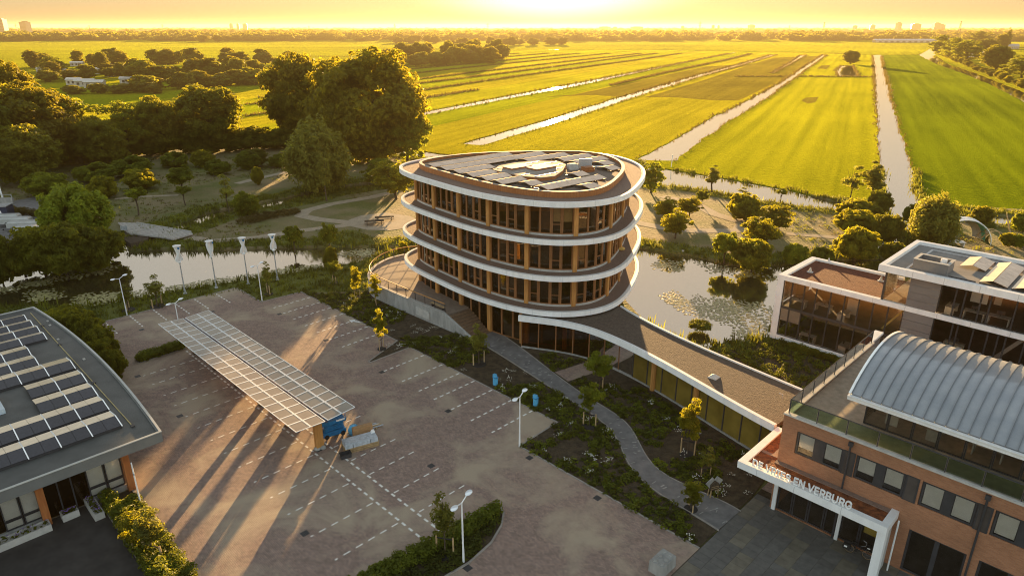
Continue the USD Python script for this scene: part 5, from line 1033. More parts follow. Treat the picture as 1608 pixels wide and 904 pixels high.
# yard at the left: trailers, container, rails, flag pole
TRL = None; shaded_white = M('shaded_white_paint', (.42, .42, .40), .5, var=.1)  # white trailers greyed in colour for the shade they stand in
for u, v, lb in ((8, 349, 'white flat trailer with a spare wheel, nearest the navy container'), (25, 354, 'white flat trailer second from the navy container'), (40, 360, 'white flat trailer third from the navy container'), (52, 367, 'white flat trailer nearest the round willow')):
    x, y = at(u, v)
    if TRL is None:
        TRL = Thing('car_trailer', lb, 'trailer', (x, y, 0), 12, group='white trailers in the yard')
        TRL.part('body', MB().hexa([(-2.3, -.8, .5), (2.4, -.8, .5), (2.4, .8, .5), (-2.3, .8, .5), (-2.3, -.8, 1.3), (2.4, -.8, 1.15), (2.4, .8, 1.15), (-2.3, .8, 1.3)]), shaded_white, local=True)
        TRL.part('cover', MB().hexa([(-2.25, -.78, 1.3), (2.35, -.78, 1.15), (2.35, .78, 1.15), (-2.25, .78, 1.3), (-2.0, -.6, 1.5), (2.2, -.6, 1.35), (2.2, .6, 1.35), (-2.0, .6, 1.5)]), shaded_white, local=True)
        for xx in (-.3, .5):
            for s in (-1, 1): TRL.part('wheel', MB().tube([(xx, s * .84, .3), (xx, s * 1.02, .3)], .3, 14), black_rubber, local=True)
        TRL.part('spare_wheel', MB().tube([(-2.32, -.3, 1.0), (-2.5, -.3, 1.0)], .36, 16), black_rubber, local=True); TRL.part('drawbar', MB().bar((-2.3, 0, .55), (-3.5, 0, .5), .12), dark_metal, local=True)
        TRL.part('jockey_wheel', MB().tube([(-3.2, -.05, .12), (-3.2, .05, .12)], .12, 10), black_rubber, local=True)
    else: dup(TRL, (x, y, 0), 12 + (u % 5), label=lb)
x, y = at(4, 345); t = Thing('navy_container', 'navy blue container with a white notice at the left picture edge', 'container', (x, y, 0), 12)
t.part('shell', MB().box(-4.5, -1.2, .1, 1.6, 1.2, 2.5), navy, local=True); t.part('roof', MB().box(-4.55, -1.25, 2.5, 1.65, 1.25, 2.6), grey_metal, local=True); t.part('notice', MB().box(.2, -1.216, 1.3, .8, -1.206, 1.8), white_metal, local=True)
for k in range(12): t.part('rib', MB().box(-4.3 + k * .5, -1.24, .15, -4.2 + k * .5, -1.203, 2.45), navy, local=True)
x, y = at(6, 319); t = Thing('flag_pole', 'tall white pole beside the yard at the left picture edge', 'pole', (x, y, 0)); t.part('pole', MB().tube([(0, 0, 0), (0, 0, 9.5)], [.14, .07], 8), white_metal, local=True, smooth=30); t.part('base', MB().box(-.3, -.3, 0, .3, .3, .4), concrete, local=True)
x, y = at(2, 320); t = Thing('yard_parapet', 'grey parapet with a rail near the tall white pole', 'wall', (x, y, 0), 8); t.part('wall', MB().box(-4, -.3, 0, 2.2, .3, 1.1), concrete, local=True)
for k in range(5): t.part('rail_post', MB().box(-3.6 + k * 1.4, -.04, 1.1, -3.5 + k * 1.4, .04, 1.7), grey_metal, local=True)
t.part('rail', MB().bar((-4, 0, 1.7), (2.2, 0, 1.7), .07), grey_metal, local=True)
# garden at the right behind the glass office
x, y = at(1508, 377); DM = Thing('garden_dome', 'round white garden dome with a turquoise band and open front', 'dome tent', (x, y, 0), -15)
th = np.linspace(0, math.pi, 17); prev = None
for k, (y0, y1, mt, nm) in enumerate(((-1.6, .4, concrete_pale, 'clear_front'), (.4, 1.5, M('turquoise_sheet', (.10, .45, .36), .5, var=.1), 'turquoise_band'), (1.5, 3.0, concrete_pale, 'white_back'))):
    r0, r1 = (3.6, 3.6, 3.4)[k], (3.6, 3.4, 2.6)[k]
    v = [(r0 * math.cos(q), y0, r0 * math.sin(q)) for q in th] + [(r1 * math.cos(q), y1, r1 * math.sin(q)) for q in th]
    v += [(.97 * a_, b_, .97 * c_) for a_, b_, c_ in v]; n = 17
    f = [(i, i + 1, n + i + 1, n + i) for i in range(n - 1)] + [(3 * n + i, 3 * n + i + 1, 2 * n + i + 1, 2 * n + i) for i in range(n - 1)]
    DM.part(nm, MB().raw(v, f), mt if k else green_glass, local=True, smooth=True)
for y0 in (-1.6, -.6, .4): DM.part('hoop', MB().tube([(3.62 * math.cos(q), y0, 3.62 * math.sin(q)) for q in th], .06, 6), white_metal, local=True)
x, y = at(1498, 386); t = Thing('white_steps', 'white slatted garden table below the dome', 'table', (x, y, 0), -10)
for k in range(5): t.part('slat', MB().box(-1.3, -.7 + k * .28, .7, 1.3, -.5 + k * .28, .75), white_metal, local=True)
for xx in (-1.1, 1.1): t.part('leg', MB().box(xx - .05, -.6, 0, xx + .05, .6, .7), white_metal, local=True)
x, y = at(1555, 378); t = Thing('climbing_frame', 'low arched climbing frame on the grass right of the dome', 'play frame', (x, y, 0), 0)
for yy in (-.6, .6): t.part('arch', MB().tube([(2 * math.cos(q), yy, 1.7 * math.sin(q)) for q in np.linspace(0, math.pi, 13)], .06, 6), wood_pale, local=True)
for q in np.linspace(.4, 2.7, 6): t.part('rung', MB().tube([(2 * math.cos(q), -.6, 1.7 * math.sin(q)), (2 * math.cos(q), .6, 1.7 * math.sin(q))], .04, 6), wood_pale, local=True)
x, y = at(1588, 376); t = Thing('leaning_pole', 'pale pole leaning over the red flowering bush', 'pole', (x, y, 0)); t.part('pole', MB().tube([(0, 0, 0), (-1.4, .6, 4.2)], [.12, .07], 7), wood_pale, local=True); t.part('stay', MB().tube([(-.6, .3, 1.9), (.6, .5, 0)], .05, 6), wood_pale, local=True)
t = Thing('thin_grey_post', 'thin pale grey post standing at the corner of the low grey office', 'post', (*W(-45.62, 9.36), 0), 0)
t.part('pole', MB().tube([(0, 0, 0), (0, 0, 1.6), (0, 0, 3.6)], [.06, .05, .04], 8), white_metal, local=True, smooth=30); t.part('sleeve', MB().tube([(0, 0, 2.6), (0, 0, 2.75)], .065, 8), grey_metal, local=True)
# pale scuffs left on the garden walk
sc = MB('ab'); r_ = random.Random(44)
for k in range(70):
    s_ = r_.choice((r_.uniform(.12, .45), r_.uniform(.62, 1.0))) * walk.length; p = walk.interpolate(s_); q = walk.interpolate(s_ + .05); u_ = np.array((q.x - p.x, q.y - p.y)); u_ /= max(np.linalg.norm(u_), 1e-6); n_ = np.array((-u_[1], u_[0]))
    c = np.array((p.x, p.y)) + n_ * r_.uniform(-.7, .7); d = u_ * r_.uniform(-.1, .1) + n_ * r_.uniform(.15, .42) * r_.choice((-1, 1)); w_ = u_ * r_.uniform(.02, .06)
    sc.raw([(*(c - w_), .036), (*(c + w_), .036), (*(c + d + w_), .036), (*(c + d - w_), .036)], [(0, 1, 2, 3)])
v_, f_ = sc.get(); v2 = v_.copy(); nn = np.cross(v_[f_[:, 1]] - v_[f_[:, 0]], v_[f_[:, 2]] - v_[f_[:, 0]])[:, 2]; f_[nn < 0] = f_[nn < 0][:, ::-1]
single('path_scuffs', (v_, f_), M('chalk_scuff', (.36, .35, .33), .9, var=.2), 'pale scuff marks scattered over the grey garden walk', 'marking', kind='stuff')
# ------------------------------------------------------------------ trees, shrubs, reeds
def leaves(rng, c, out, size, aspect=1.5, up=0.25):
    """leaf faces at points c that turn roughly along out"""
    n = len(c); d = out + rng.normal(0, .55, (n, 3)); d[:, 2] += up; d /= np.linalg.norm(d, axis=1, keepdims=True)
    r = rng.normal(size=(n, 3)); t = np.cross(d, r); t /= np.linalg.norm(t, axis=1, keepdims=True); s = np.cross(d, t)
    k = size * rng.uniform(.6, 1.25, (n, 1)); t = t * k * aspect / 2; s = s * k / 2; b = d * k * .18
    v = np.stack([c - t, c - s + b, c + t, c + s + b], 1).reshape(-1, 3); i = np.arange(n)[:, None] * 4
    return v, np.vstack([i + (0, 1, 2), i + (0, 2, 3)])
def crown(seed, R, zc, clumps, per, size, rc, lumpy=.25, inner=.35, aspect=1.5, flat_bottom=.55, cone=0.0, droop=0.0):
    rng = np.random.default_rng(seed); R = np.array(R, float); vs, fs, n = [], [], 0
    d = rng.normal(size=(clumps, 3)); d /= np.linalg.norm(d, axis=1, keepdims=True)
    rad = rng.uniform(inner, 1, clumps) ** .6 * (1 + lumpy * (meshkit.fbm(d * 1.7 + seed, 2) - .5) * 2)
    c = d * rad[:, None] * R; c[:, 2] = np.where(c[:, 2] < 0, c[:, 2] * flat_bottom, c[:, 2])
    if cone: k = 1 - cone * (c[:, 2:3] / R[2] + 1) / 2; c[:, :2] *= np.maximum(k, .08)
    for i in range(clumps):
        q = rng.normal(size=(per, 3)); q /= np.linalg.norm(q, axis=1, keepdims=True); q[:, 2] = np.abs(q[:, 2]) * rng.choice((1, -.5), per, p=(.72, .28))
        rr = rc * rng.uniform(.6, 1.3); p = c[i] + q * rr * rng.uniform(.55, 1, (per, 1)) * (1, 1, .8 + droop)
        if droop: p[:, 2] -= droop * rr * rng.uniform(0, 1.4, per)
        v, f = leaves(rng, p, q * .8 + d[i] * .5, size, aspect); vs.append(v); fs.append(f + n); n += len(v)
    v = np.vstack(vs); v[:, 2] += zc; v[:, 2] = np.maximum(v[:, 2], .05); return v, np.vstack(fs)
def trunk(seed, h, r, top, spread, n=5, stem=.45):
    rng = random.Random(seed); m = MB(); z = h * stem
    m.tube([(0, 0, -.3), (0, 0, .1), (.03 * h * rng.uniform(-1, 1), .02 * h, z * .6), (.03 * h * rng.uniform(-1, 1), 0, z)], [r * 1.5, r * 1.1, r * .9, r * .75], 8)
    for k in range(n):
        a = k * 2 * math.pi / n + rng.uniform(-.4, .4); s = spread * rng.uniform(.6, 1); z0 = z * rng.uniform(.6, 1.0)
        m.tube([(0, 0, z0), (math.cos(a) * s * .35, math.sin(a) * s * .35, z0 + (top - z0) * .4), (math.cos(a) * s, math.sin(a) * s, top * rng.uniform(.85, 1.0))], [r * .6, r * .38, r * .1], 6)
    m.tube([(0, 0, z * .9), (0, 0, top)], [r * .7, r * .12], 6); return m
def stakes(T, n=2, h=1.35):
    for k in range(n):
        a = k * 2 * math.pi / n + .3; T.part('stake', MB().tube([(.52 * math.cos(a), .52 * math.sin(a), -.1), (.52 * math.cos(a), .52 * math.sin(a), h)], .055, 6), wood_pale, local=True)
    T.part('tie', MB().bar((.52 * math.cos(.3), .52 * math.sin(.3), h - .15), (-.52 * math.cos(.3), -.52 * math.sin(.3), h - .15), .05, .07), black_rubber, local=True)
    T.part('mulch_ring', MB().lathe([(.62, 0), (.6, .08), (0, .1)], 12), black_rubber, local=True)
KINDS = {   # width, height, category, crown builder, leaf material, trunk builder
 'broad_tree': (20, 20, 'tree', lambda: crown(1, (8.9, 8.9, 9.4), 9.6, 330, 90, .62, 1.95, lumpy=.34, inner=.35, flat_bottom=.98), leaf_oak, lambda: trunk(1, 20, .55, 15, 6)),
 'dark_tree': (16, 18, 'tree', lambda: crown(2, (6.8, 6.8, 8.0), 8.8, 240, 84, .56, 1.7, lumpy=.32, inner=.35, flat_bottom=.98), leaf_dark, lambda: trunk(2, 18, .45, 14, 5)),
 'loose_tree': (16, 18, 'tree', lambda: crown(3, (7.0, 7.0, 7.9), 8.8, 125, 84, .52, 1.45, lumpy=.5, inner=.2, flat_bottom=1.0), leaf_green, lambda: trunk(3, 18, .4, 15, 6, 7)),
 'willow_tree': (14, 12, 'tree', lambda: crown(4, (5.6, 5.6, 5.4), 6.2, 190, 80, .4, 1.6, droop=.8, flat_bottom=.9, aspect=2.6, lumpy=.3), leaf_willow, lambda: trunk(4, 12, .4, 9, 4)),
 'round_willow': (9, 9.3, 'tree', lambda: crown(5, (4.0, 4.0, 4.2), 4.8, 190, 85, .3, .85, droop=.45, lumpy=.12, inner=.6, flat_bottom=.9, aspect=2.2), leaf_toplit, lambda: trunk(5, 9, .3, 6, 2.5)),
 'slim_poplar': (3, 9, 'tree', lambda: crown(6, (1.15, 1.15, 4.2), 5.0, 46, 60, .24, .55, inner=.1, cone=.45), leaf_willow, lambda: trunk(6, 9, .12, 8, .8, 4, .5)),
 'round_shrub': (6, 4, 'shrub', lambda: crown(7, (2.5, 2.5, 1.85), 1.8, 170, 60, .21, .55, inner=.5, flat_bottom=.95, aspect=2.6, lumpy=.4), leaf_green, lambda: trunk(7, 3, .12, 2.4, 1.4)),
 'gold_shrub': (6, 4, 'shrub', lambda: crown(8, (2.5, 2.5, 1.85), 1.8, 170, 60, .21, .55, inner=.4, flat_bottom=.95, aspect=2.8, lumpy=.5), leaf_gold, lambda: trunk(8, 3, .12, 2.4, 1.4)),
 'park_tree': (5, 5, 'tree', lambda: crown(9, (2.15, 2.15, 1.8), 2.9, 120, 60, .2, .5, lumpy=.45, flat_bottom=.85, inner=.25), leaf_green, lambda: trunk(9, 5, .12, 3.6, 1.5, 5, .42)),
 'golden_park_tree': (5, 5, 'tree', lambda: crown(10, (2.15, 2.15, 1.95), 2.8, 120, 60, .2, .5, lumpy=.5, flat_bottom=.9, inner=.25), leaf_gold, lambda: trunk(10, 5, .12, 3.6, 1.5, 5, .4)),
 'pollard_tree': (2.6, 4.6, 'tree', lambda: crown(11, (1.15, 1.15, 1.2), 3.3, 34, 55, .17, .36, lumpy=.15), leaf_green, lambda: trunk(11, 4.4, .09, 3.2, .6, 4, .5)),
 'thin_tree': (3.2, 6, 'tree', lambda: crown(12, (1.3, 1.3, 2.6), 3.2, 26, 46, .2, .5, inner=.1, lumpy=.4), leaf_willow, lambda: trunk(12, 6, .07, 5, 1, 5, .5)),
 'thicket': (7, 5, 'shrub', lambda: crown(13, (2.9, 2.9, 2.4), 2.3, 210, 66, .25, .7, inner=.35, flat_bottom=.95, aspect=2.2, lumpy=.4), leaf_dark, lambda: trunk(13, 4, .12, 3, 1.6)),
 'far_tree': (10, 11, 'tree', lambda: crown(14, (4.6, 4.6, 4.8), 5.2, 60, 40, .95, 1.7, lumpy=.4, flat_bottom=.95), leaf_dark, lambda: trunk(14, 11, .3, 8, 3, 3)),
 'far_tall_tree': (7, 13, 'tree', lambda: crown(15, (3.1, 3.1, 6.0), 6.4, 50, 40, .9, 1.4, lumpy=.4, cone=.3, flat_bottom=.95), leaf_oak, lambda: trunk(15, 13, .25, 9, 2, 3)),
}
TREES = {}
def tree(kind, x, y, z, w, h, label, rot=None, group=None):
    w0, h0, cat, cr, lm, tr = KINDS[kind]
    rot = rot if rot is not None else (x * 37 + y * 91) % 360; sc = (w / w0, w / w0, h / h0)
    if kind not in TREES:
        t = TREES[kind] = Thing(kind, label, cat, group=group)
        t.part('crown', cr(), lm, local=True); t.part('trunk', tr(), bark, local=True); move(t, (x, y, z), rot, sc)
    else:
        p = dup(TREES[kind], (x, y, z), rot, sc, label=label, group=group)
        if not group: p.ClearCustomDataByKey('group')
def put(kind, u, vb, vt, wpx, label, z=0.0, group=None):
    x, y = at(u, vb, z); h = height_at(x, y, vt) - z; w = metres(wpx, x, y, z + h / 2)
    tree(kind, x, y, z, w, h, label, group=group)
BIG = [('broad_tree', 592, 252, 70, 178, 'tallest broad brown green tree standing left behind the round office'), ('broad_tree', 478, 228, 80, 118, 'tall broad tree left of the tallest one, overlapping its crown'),
 ('broad_tree', 540, 244, 86, 112, 'tall broad tree filling the gap between the tallest tree and its left neighbour'), ('loose_tree', 640, 256, 150, 84, 'lower loose tree leaning out right of the tallest broad tree'),
 ('dark_tree', 336, 238, 126, 108, 'dark round crowned tree with a thick trunk left of the gap of bright water'), ('dark_tree', 258, 242, 146, 84, 'dark tree left of the one with the thick trunk'), ('loose_tree', 205, 248, 155, 90, 'loose green tree showing gaps of light in the left wood edge'),
 ('broad_tree', 66, 264, 124, 160, 'broad green tree at the front of the left wood edge'), ('loose_tree', -10, 282, 128, 140, 'loose tree cut by the left picture edge'), ('loose_tree', 128, 256, 150, 120, 'wide loose tree in the middle of the left wood edge'), ('broad_tree', 28, 215, 92, 84, 'round tree standing behind the left wood edge below the far meadows'),
 ('dark_tree', 165, 262, 178, 80, 'low dark tree under the loose trees of the left wood'), ('dark_tree', 45, 290, 190, 110, 'dark understorey tree at the left wood edge'),
 ('willow_tree', 505, 300, 194, 116, 'pale drooping willow tree in front of the tall pair of trees'), ('slim_poplar', 513, 316, 238, 28, 'slim upright pale tree in front of the drooping willow'), ('loose_tree', 600, 290, 247, 62, 'bright tree between the drooping willow and the office roof'), ('golden_park_tree', 622, 312, 250, 88, 'golden bushy tree touching the left edge of the office'),
 ('round_willow', 129, 392, 288, 104, 'bright rounded willow tree above the big hedge by the pond'), ('dark_tree', 402, 262, 232, 44, 'small dark tree below the patch of bright water')]
for k, u, vb, vt, w, lb in BIG: put(k, u, vb, vt, w, lb)
SHR = [('round_shrub', 75, 306, 268, 70, 'domed grey green shrub at the end of the yard drive'), ('gold_shrub', 163, 311, 277, 54, 'domed shrub with golden top left of the pollards'), ('gold_shrub', 222, 296, 266, 58, 'domed shrub with a golden shoulder in the middle of the left lawn'), ('round_shrub', 210, 276, 244, 62, 'grey green dome behind the golden shouldered shrub'), ('round_shrub', 153, 285, 255, 68, 'wide grey green dome under the left wood'),
 ('park_tree', 288, 302, 258, 46, 'two lobed small tree on a thin stem on the left lawn'), ('round_shrub', 344, 274, 249, 44, 'compact dome shrub right of the two lobed small tree'), ('round_shrub', 391, 265, 236, 44, 'compact dome shrub near the patch of bright water'), ('pollard_tree', 218, 338, 291, 32, 'small round headed tree on a bare stem on the left lawn'), ('pollard_tree', 291, 322, 290, 26, 'very small round headed tree below the two lobed tree'),
 ('thin_tree', 359, 330, 268, 32, 'thin hazy pale tree at the creek bank'), ('round_shrub', 389, 337, 299, 46, 'dark green dome at the creek bank'), ('gold_shrub', 405, 290, 262, 20, 'small yellow green bush beside the curved lawn path'), ('gold_shrub', 320, 262, 236, 40, 'yellowish bush below the thick trunked tree'), ('round_shrub', 275, 262, 238, 46, 'low dark dome left of the yellowish bush'), ('round_shrub', 440, 262, 240, 40, 'low dome left of the drooping willow'),
 ('park_tree', 463, 394, 352, 36, 'round green bush tree left of its twin on the pond bank'), ('park_tree', 518, 394, 348, 34, 'round green bush tree right of its twin on the pond bank'), ('gold_shrub', 521, 424, 388, 26, 'small yellow bush standing on its dark islet in the pond'), ('gold_shrub', 634, 404, 380, 22, 'yellow bush behind the terrace handrail'),
 ('loose_tree', 1022, 302, 252, 46, 'brown green tree directly right of the office roof edge'), ('golden_park_tree', 1046, 344, 310, 48, 'golden bush tree right of the second white rim'), ('golden_park_tree', 1082, 340, 308, 46, 'golden bush tree left of the curved shell path'), ('golden_park_tree', 1060, 374, 328, 56, 'golden topped tree on a short stem nearest the office on the right'), ('park_tree', 1102, 322, 298, 24, 'small dark bush at the canal end of the shell path'),
 ('slim_poplar', 1118, 302, 258, 30, 'slender open tree standing against the bright canal'), ('thin_tree', 1168, 318, 291, 26, 'small spiky tree against the canal, right of the slender one'), ('pollard_tree', 1225, 320, 294, 20, 'tiny round tree with a stem against the bright canal'), ('gold_shrub', 1168, 344, 306, 64, 'wide golden bush right of the shell path'), ('golden_park_tree', 1212, 366, 320, 66, 'golden bush tree with a red brown crown top'), ('golden_park_tree', 1190, 392, 340, 66, 'large golden bush in front of the red brown crowned one'),
 ('park_tree', 1137, 412, 362, 50, 'bright green pointed bush on the right pond bank'), ('thicket', 1180, 424, 372, 62, 'dark thicket at the right pond bank'), ('round_shrub', 1247, 414, 380, 42, 'dark green dome left of the glass office'), ('thin_tree', 1334, 316, 254, 38, 'taller feathery tree on the tip of land by the straight canal'), ('slim_poplar', 1366, 320, 250, 40, 'feathery tree beside the straight canal, right of its partner'), ('gold_shrub', 1344, 342, 314, 68, 'golden bush below the two feathery trees'),
 ('gold_shrub', 1340, 366, 330, 74, 'wide golden dome behind the red sedum roof, the middle one'), ('gold_shrub', 1342, 406, 358, 78, 'wide golden dome behind the red sedum roof, the nearest one'), ('thicket', 1378, 338, 300, 40, 'dark bush on the bank of the straight canal'), ('thicket', 1392, 382, 336, 52, 'dark pointed bush where the straight canal ends'), ('round_shrub', 1290, 412, 388, 40, 'low green bush left of the nearest golden dome'), ('thicket', 1398, 410, 378, 40, 'dark bush beside the corner of the glass office roof'),
 ('willow_tree', 1460, 386, 310, 84, 'feathery willow tree behind the solar roof of the glass office'), ('round_shrub', 1432, 352, 318, 36, 'grey green bush at the right bank of the straight canal'), ('gold_shrub', 1540, 350, 324, 40, 'yellow bush between the dome and the ditch'), ('round_shrub', 1604, 362, 332, 36, 'round bush at the right picture edge by the ditch'), ('gold_shrub', 1582, 386, 366, 26, 'reddish flowering bush in the garden'), ('round_shrub', 1600, 388, 368, 30, 'green bush right of the red flowering bush')]
for k, u, vb, vt, w, lb in SHR: put(k, u, vb, vt, w, lb)
for i, (u, v) in enumerate(((-30, 268), (5, 264), (40, 258), (75, 254), (105, 252), (135, 250), (170, 249), (200, 247), (232, 246), (292, 242), (316, 243), (362, 240), (384, 238), (420, 236), (445, 234), (466, 236))):
    x, y = at(u, v); tree('thicket', x, y + 4, 0, 12, 4.2 + (i * 7 % 5) * .5, 'dense low thicket at the shaded foot of the left wood', group='thickets at the foot of the left wood')
# the big hedge by the left pond and the dark hedge along the low office
for i, (u, vb, vt, w, lb) in enumerate(((70, 425, 352, 90, 'left lobe'), (105, 428, 346, 100, 'highest lobe'), (150, 420, 352, 90, 'right lobe'), (40, 432, 372, 80, 'leftmost dark lobe'), (5, 445, 368, 60, 'outer lobe at the picture edge'), (175, 404, 358, 50, 'end lobe by the bridge'))):
    put('thicket', u, vb, vt, w, lb + ' of the big clipped hedge by the left pond')
for i, (a, b, w, h) in enumerate(((-66.8, 13.9, 3.0, 3.4), (-68.6, 14.0, 3.2, 3.9), (-70.6, 14.0, 3.4, 4.3), (-72.6, 14.0, 3.6, 4.5), (-74.6, 13.9, 3.6, 4.6), (-76.8, 13.8, 3.8, 4.4), (-79, 13.6, 4.2, 4.0), (-81.4, 13.4, 4.4, 3.4), (-83.4, 11.8, 3.6, 2.6))):
    tree('thicket', *W(a, b), 0, w, h, f'dark hedge bush beside the low grey office roof, {("nearest the camera", "second from the near end", "third from the near end", "fourth from the near end", "in the middle", "fourth from the pond", "third from the pond", "second from the pond", "nearest the pond")[i]}')
# young staked trees
YT = {}
def young(kind, x, y, w, h, label, st=True):
    if kind not in YT:
        R, lm = {'young_tree': ((.62, .62, 1.5), leaf_willow), 'golden_young_tree': ((.85, .85, 1.7), leaf_gold), 'green_young_tree': ((.95, .95, 1.6), leaf_green)}[kind]
        t = YT[kind] = Thing(kind, label, 'tree', group=None)
        t.part('crown', crown(30 + len(kind), R, 2.9, 30 if kind == 'young_tree' else 46, 52 if kind == 'young_tree' else 80, .12, .34, inner=.05, lumpy=.4, flat_bottom=.9), lm, local=True)
        m = MB().tube([(0, 0, -.2), (0, 0, 1.6), (.03, 0, 4.0)], [.05, .04, .012], 6); r_ = random.Random(3)
        for k in range(9): a_ = k * 2.4; z0 = 1.5 + k * .24; m.tube([(0, 0, z0), (.5 * math.cos(a_), .5 * math.sin(a_), z0 + .55)], [.018, .006], 5)
        t.part('trunk', m, bark, local=True); stakes(t, 2)
        move(t, (x, y, 0), (x * 50) % 360, (w, w, h))
    else: dup(YT[kind], (x, y, 0), (x * 50) % 360, (w, w, h), label=label)
for kind, a, b, w, h, lb in (('young_tree', -27.25, 21.3, 1.05, 1.0, 'staked young tree with thin grey green crown in the curved hedge island'), ('golden_young_tree', -54.45, 35.5, .75, .95, 'staked young tree with yellow crown in the small planter bay of the car park'), ('golden_young_tree', -64.95, 42.0, .8, .85, 'golden staked tree close to the terrace wall, front one of the pair'), ('golden_young_tree', -68.3, 41.6, .8, .9, 'golden staked tree close to the terrace wall, rear one of the pair'),
                         ('young_tree', -44.9, 40.3, 1.2, .95, 'staked young tree with sparse crown beside the stair of the terrace'), ('green_young_tree', -30.2, 39.3, 1.0, .9, 'staked green young tree overhanging the garden walk'), ('green_young_tree', -33.2, 44.4, 1.2, .9, 'bushy green young tree between garden walk and link wing'), ('golden_young_tree', -22.2, 41.4, 1.0, 1.05, 'bright golden young tree in front of the link wing glazing'), ('young_tree', -19.8, 40.0, .7, .55, 'low staked sapling behind the insect house'),
                         ('young_tree', -77.3, 34.6, .9, .95, 'sparse staked young tree under the rightmost wind turbines'), ('young_tree', -82.9, 23.4, 1.4, .85, 'sparse tree reflected in the far end of the solar carport'), ('young_tree', -39.8, 8.2, 1.3, .85, 'staked thin crowned tree in the planting strip by the low grey office'), ('young_tree', -84.2, 20.6, 1.2, .7, 'sparse tree by the pond between lamp post and leftmost turbine'), ('green_young_tree', -75.0, 42.5, .9, .7, 'small green staked tree near the pond left of the terrace'), ('golden_young_tree', -41.6, 7.9, 1.0, .6, 'yellow sapling in the planting strip by the low grey office'), ('golden_young_tree', -18.6, 36.0, .8, .5, 'yellow round sapling at the lower end of the garden walk')):
    young(kind, *W(a, b), w, h, lb)
# trees beyond, far trees that nothing tells apart share a label by group
FR = np.random.default_rng(77)
def row(kind, pts, n, hm, wm, label, group, z=ZF, jit=4):
    pts = np.array([at(u, v, z) for u, v in pts]); d = np.r_[0, np.cumsum(np.hypot(*np.diff(pts, axis=0).T))]
    for s in np.linspace(0, d[-1], n):
        x, y = np.interp(s, d, pts[:, 0]) + FR.normal(0, jit), np.interp(s, d, pts[:, 1]) + FR.normal(0, jit)
        k = kind if isinstance(kind, str) else kind[FR.integers(len(kind))]
        tree(k, x, y, z, wm * FR.uniform(.75, 1.3), hm * FR.uniform(.7, 1.2), label, group=group)
put('dark_tree', 1335, 101, 78, 28, 'lone round dark tree standing on the polder between two canals', z=ZF)
FT = ['far_tree', 'far_tree', 'far_tall_tree']
row(FT, [(612, 106), (690, 104), (782, 92)], 30, 14, 15, 'tree of the dark copse beyond the left fields', 'copse beyond the left fields', jit=7)
row(FT, [(600, 98), (700, 96), (770, 88)], 22, 17, 15, 'tree of the dark copse beyond the left fields', 'copse beyond the left fields', jit=9)
row(FT, [(230, 142), (330, 136), (440, 128)], 26, 8, 12, 'tree of the belt in front of the chalet park', 'tree belt in front of the chalet park', jit=5)
row(FT, [(230, 130), (330, 122), (450, 116)], 24, 12, 13, 'tree of the belt in front of the chalet park', 'tree belt in front of the chalet park', jit=8)
row(FT, [(60, 128), (150, 124), (240, 118)], 12, 9, 11, 'tree standing among the white chalets', 'trees among the chalets', jit=14)
row(FT, [(70, 106), (200, 102), (420, 102)], 26, 13, 14, 'tree standing among the white chalets', 'trees among the chalets', jit=14)
row(FT, [(105, 147), (180, 147), (255, 146)], 12, 5, 8, 'low tree of the dark hedge line below the white chalets', 'hedge line below the chalets', jit=3)
put('dark_tree', 160, 112, 80, 27, 'tallest round dark tree among the white chalets', z=ZF)
put('loose_tree', 86, 118, 88, 46, 'wide tree left of the tallest one among the chalets', z=ZF)
row(FT, [(0, 66), (50, 65), (98, 63)], 20, 15, 22, 'tree of the dark grove at the far left', 'far left grove', jit=12)
row(FT, [(60, 60), (180, 58), (330, 55)], 40, 16, 30, 'tree of the long dark wood on the far left meadows', 'long far left wood', jit=20)
row(FT, [(310, 66), (400, 64), (440, 62)], 18, 13, 24, 'tree of the small wood at the far centre left', 'far centre left wood', jit=16)
row(FT, [(635, 68), (675, 68)], 10, 14, 22, 'tree of the small far wood above the copse', 'small wood above the copse', jit=16)
row(FT, [(715, 74), (800, 72), (870, 70)], 16, 14, 22, 'tree of the hazy wood under the sun', 'hazy wood under the sun', jit=16)
row(FT, [(1120, 58), (1165, 58), (1230, 58), (1320, 60), (1400, 62)], 34, 16, 26, 'tree of the hazy row before the far town on the right', 'hazy row before the far town', jit=20)
for u, vb, vt, w, lb in ((1476, 86, 54, 44, 'first tree of the row along the right canal, farthest away'), (1496, 92, 58, 50, 'second tree of the row along the right canal'), (1516, 98, 62, 58, 'third, broad tree of the row along the right canal'), (1562, 111, 68, 50, 'large dark round tree near the right picture edge'), (1604, 122, 84, 62, 'tree cut by the right picture edge above the canal'), (1548, 84, 60, 40, 'pale tree behind the large dark round one'), (1535, 72, 48, 44, 'tree behind the row along the right canal'), (1580, 78, 42, 12, 'tall slim poplar near the right picture edge'), (1572, 80, 52, 22, 'dark tree left of the tall slim poplar')):
    put('slim_poplar' if w == 12 else 'dark_tree' if 'dark' in lb else 'loose_tree', u, vb, vt, w, lb, z=ZF)
for i in range(34):                              # hedge of bushes along the right canal
    t_ = 250 + i * 19; x, y = ST(87.5 + FR.normal(0, 1.0), t_); tree('gold_shrub' if FR.random() < .7 else 'thicket', x, y, ZF, FR.uniform(5.5, 9), FR.uniform(3.2, 5.2), 'bush of the golden hedge along the right hand canal', group='golden hedge along the right canal')
row(FT, [(1450, 66), (1530, 64), (1620, 66)], 20, 13, 24, 'tree of the wooded land at the far right', 'far right woods', jit=40)
row(FT, [(1500, 56), (1560, 58), (1640, 58)], 24, 14, 40, 'tree of the wooded land at the far right', 'far right woods', jit=60)
